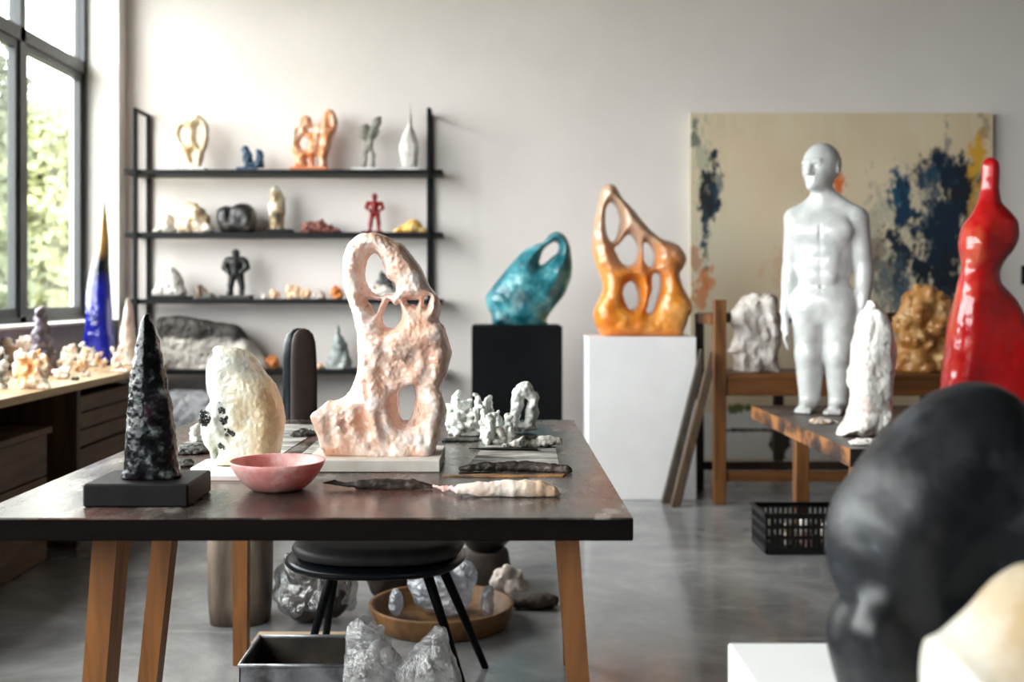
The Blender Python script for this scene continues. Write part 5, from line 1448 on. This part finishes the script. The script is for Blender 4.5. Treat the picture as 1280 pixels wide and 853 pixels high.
# bundle wrapped in clear film
bn = empty('wrapped_bundle', (PX(395, 4.1), 4.1, 0), 'dark bundle wrapped in shiny clear film under the chair', 'bundle')
V, Q = lump((PX(394, 4.1), 4.1, .15), (.155, .11, .19), .003, .007, 3, 8, (('f', .012, 10, 3),)); V = fit(V, PX(346, 4.1), PX(440, 4.1), .003, .275); link('contents', V, Q, m_inner, bn)
V, Q = lump((PX(394, 4.1), 4.1, .155), (.185, .14, .215), .001, .006, 3, 8, (('r', .014, 11, 6), ('f', .005, 40, 3))); V = fit(V, PX(338, 4.1), PX(448, 4.1), .001, .29); link('film', V, Q, m_dfilm, bn)
m_sack = M('dark_sack', [(.3, (46, 38, 34)), (.7, (84, 72, 64))], scale=8, rough=.8, bump=.3)
V, Q = lump((PX(494, 4.42), 4.42, .16), (.14, .12, .22), .001, .008, 13, 7, (('r', .015, 9, 6),)); link('dark_sack', V, Q, m_sack, label='slumped dark brown sack behind the wooden tray under the chair', cat='sack')
# round wooden tray and the things in it
m_tray = wood('tray_wood', (96, 64, 34), (150, 108, 66), scale=5, stretch=(3, 3, 1), rough=.55)
tc_ = (PX(552, 4.06), 4.06, .001)
MB().lathe([(.002, 0), (.225, 0), (.24, .004), (.262, .072), (.262, .078), (.25, .078), (.243, .072), (.228, .022), (.002, .020)], tc_, 64).link('round_tray', m_tray, smooth=True, label='round wooden tray of plastic bundles on the floor under the chair', cat='tray')
m_lfilm = plastic_film('pale_plastic_film', (196, 206, 224), .55, .75)
for i, (px0, px1, dy, ry, hgt, lab) in enumerate(((486, 504, .0, .06, .105, 'small clear plastic bundle at the left of the round tray'), (507, 597, .03, .12, .20, 'big bluish plastic bundle in the middle of the round tray'), (600, 618, .0, .06, .11, 'grey plastic bundle at the right of the round tray'))):
    x0_, x1_ = PX(px0, 4.06), PX(px1, 4.06)
    V, Q = lump(((x0_ + x1_) / 2, 4.06 + dy, .03 + hgt * .4), ((x1_ - x0_) / 2, ry, hgt * .6), .0225, .004, 70 + i, 12, (('r', (.007, .012, .007)[i], 18, i), ('f', .003, 44, 3)), .012, .55)
    V = fit(V, x0_, x1_, .0225, .0225 + hgt)
    link('plastic_bundle', V, Q, m_lfilm, label=lab, cat='bundle', group='plastic bundles in the round tray')
m_bbowl = M('black_bowl', [(0, (26, 22, 20))], rough=.3)
Yb = 4.62
MB().lathe([(.002, 0), (.06, 0), (.075, .01), (.11, .05), (.128, .09), (.132, .10), (.124, .10), (.105, .058), (.07, .018), (.002, .014)], (PX(607, Yb), Yb, .141), 56).link('black_bowl', m_bbowl, smooth=True, label='black bowl on an upturned tub behind the round tray', cat='bowl')
MB().lathe([(.002, 0), (.11, 0), (.113, .005), (.095, .13), (.092, .138), (.002, .139)], (PX(607, Yb), Yb, .001), 48).link('upturned_tub', m_sack, smooth=True, label='dark upturned tub holding the black bowl', cat='tub')
V, Q = lump((PX(640, 4.42), 4.42, .06), (.075, .05, .075), .001, .006, 81, 8, (('w', .012, 18, 5), ('f', .008, 40, 2))); link('pale_scrap', V, Q, m_gp, label='heap of pale scraps at the right rim of the round tray', cat='scrap')
V, Q = lump((PX(668, 4.26), 4.26, .022), (.10, .05, .035), .001, .005, 82, 8, (('f', .010, 22, 5),)); link('crumpled_rag', V, Q, m_sack, label='dark crumpled rag on the floor right of the round tray', cat='rag')

# metal tray and plastic bags in front
m_metal = M('scuffed_steel', [(.3, (92, 94, 98)), (.55, (142, 145, 150)), (.75, (176, 178, 182))], scale=9, detail=8, rough=.38, metal=.55, rvar=.1)
add_layer(m_metal, (54, 44, 42), 8, .56, .68, 6, seed=3, amount=.8)
m_metin = M('stained_steel', [(.3, (44, 40, 38)), (.6, (74, 66, 60)), (.75, (104, 94, 84))], scale=8, detail=8, rough=.5, metal=.3)
mt_ = empty('metal_tray', (-.55, 3.3, 0), 'deep scuffed metal tray on the floor in front of the chair', 'tray')
a0, a1, b0, b1, hz = PX(299, 3.15), -.345, 3.15, 3.42, .15
w = MB(); w.box(a0, a1, b0, b0 + .004, .002, hz); w.box(a0, a1, b1 - .004, b1, .002, hz); w.box(a0, a0 + .004, b0, b1, .002, hz); w.box(a1 - .004, a1, b0, b1, .002, hz)
o = w.link('walls', [m_metal, m_metin], mt_)
for p in o.data.polygons:
    c_ = p.center + o.matrix_world.translation
bx('floor', (a0 + .004, a1 - .004, b0 + .004, b1 - .004, .002, .006), m_metin, mt_, 0) if False else bx('tray_bottom', (a0 + .004, a1 - .004, b0 + .004, b1 - .004, .002, .006), m_metin, mt_, 0)
w = MB(); w.box(a0 + .0042, a1 - .0042, b1 - .006, b1 - .0042, .006, hz - .004); w.box(a1 - .006, a1 - .0042, b0 + .005, b1 - .006, .006, hz - .004); w.box(a0 + .0042, a0 + .006, b0 + .005, b1 - .006, .006, hz - .004)
w.link('stained_lining', m_metin, mt_)
w = MB()
for p_, q_ in (((a0, b0), (a1, b0)), ((a1, b0), (a1, b1)), ((a1, b1), (a0, b1)), ((a0, b1), (a0, b0))): w.tube([(p_[0], p_[1], hz), (q_[0], q_[1], hz)], .0055, 8)
w.link('rim', m_metal, mt_, True)
V, Q = lump((PX(330, 3.22) + .02, 3.27, .02), (.055, .04, .02), .0065, .004, 90, 5, (('f', .004, 30, 1),)); link('pale_pebble', V, Q, m_cream, label='pale oval pebble lying inside the metal tray', cat='pebble')

m_bag = plastic_film('clear_bag_film', (250, 250, 251), .35, .5)
m_stuff = M('bag_contents', [(.36, (110, 84, 70)), (.45, (206, 198, 192)), (.62, (238, 237, 236))], scale=14, rough=.5, bump=.4)
for i, (px, Y, rx, rz, lab) in enumerate(((462, 3.0, .098, .30, 'crinkled clear plastic bag of pale lumps, left one by the metal tray'), (541, 2.93, .10, .30, 'crinkled clear plastic bag of pale lumps, right one by the chair leg'))):
    bg_ = empty('plastic_bag', (PX(px, Y), Y, 0), lab, 'bag', 'plastic bags under the table')
    X = PX(px, Y)
    f = Field((X - .12, Y - .12, 0), (X + .12, Y + .12, .36), .0048)
    f.cap((X, Y, .07), (X + .01 * (1 - 2 * i), Y, .20), rx * .96, rx * .86, .02); f.cap((X, Y, .2), (X - .01 * (1 - 2 * i), Y, .285 + .02 * i), rx * .8, .055 - .02 * i, .03)
    f.noise('r', .012, 13, 5 + i, (1, 1, .6)); f.noise('r', .007, 34, 8 + i); f.floor(.001); V, Q = f.mesh(); link('film', V, Q, m_bag, bg_)
    f = Field((X - .1, Y - .1, 0), (X + .1, Y + .1, .30), .005)
    rs = random.Random(i + 60)
    for k in range(44):
        a = rs.uniform(0, 6.28); q = rs.uniform(0, .054); z = rs.uniform(.03, .235)
        f.cap((X + math.cos(a) * q, Y + math.sin(a) * q, z), (X + math.cos(a) * q, Y + math.sin(a) * q, z + .005), rs.uniform(.015, .026), None, .006)
    f.noise('f', .004, 40, 2); f.floor(.004); V, Q = f.mesh(); link('contents', V, Q, m_stuff, bg_)

# ------------------------------------------------------------------ daylight, camera
W = bpy.data.worlds.new('overcast_sky'); S.world = W; W.use_nodes = True
nt = W.node_tree; bg = nt.nodes['Background']
tc = nt.nodes.new('ShaderNodeTexCoord'); sp_ = nt.nodes.new('ShaderNodeSeparateXYZ'); nt.links.new(tc.outputs['Generated'], sp_.inputs[0])
rp = nt.nodes.new('ShaderNodeValToRGB'); nt.links.new(sp_.outputs['Z'], rp.inputs['Fac'])
rp.color_ramp.elements[0].position = 0.0; rp.color_ramp.elements[0].color = (.95, .97, 1.0, 1)
rp.color_ramp.elements[1].position = .8; rp.color_ramp.elements[1].color = (1.0, .98, .955, 1)
nt.links.new(rp.outputs['Color'], bg.inputs['Color']); bg.inputs['Strength'].default_value = 16.8


def portal(name, loc, rot, sx, sy):
    l = bpy.data.lights.new(name, 'AREA'); l.shape = 'RECTANGLE'; l.size = sx; l.size_y = sy
    l.cycles.is_portal = True
    o = bpy.data.objects.new(name, l); o.location = loc; o.rotation_euler = rot; COL.objects.link(o)
    return o


portal('daylight_opening', (XL - .33, (WY0 + WY1) / 2, (WZ0 + WZ1) / 2), (0, math.radians(-90), 0), WZ1 - WZ0, WY1 - WY0)

cam = bpy.data.cameras.new('camera'); co = bpy.data.objects.new('camera', cam); COL.objects.link(co)
co.location = (0, 0, HC); co.rotation_euler = (math.radians(90), 0, 0)
cam.sensor_fit = 'HORIZONTAL'; cam.sensor_width = 36.0; cam.lens = FPX * 36.0 / 1280
cam.shift_x = (640 - CX) / 1280; cam.shift_y = -(426.5 - CY) / 1280
cam.clip_start = .05; cam.clip_end = 200
cam.dof.use_dof = True; cam.dof.focus_distance = 2.85; cam.dof.aperture_fstop = 2.5; cam.dof.aperture_blades = 0
S.camera = co
S.view_settings.view_transform = 'Standard'; S.view_settings.look = 'None'; S.view_settings.gamma = 1.0
S.view_settings.use_curve_mapping = False; S.view_settings.exposure = 0.0
try:
    S.cycles.max_bounces = 10; S.cycles.diffuse_bounces = 6; S.cycles.transparent_max_bounces = 16
    S.cycles.sample_clamp_indirect = 6.0; S.cycles.caustics_reflective = False; S.cycles.caustics_refractive = False
    S.cycles.use_denoising = True
except AttributeError:
    pass
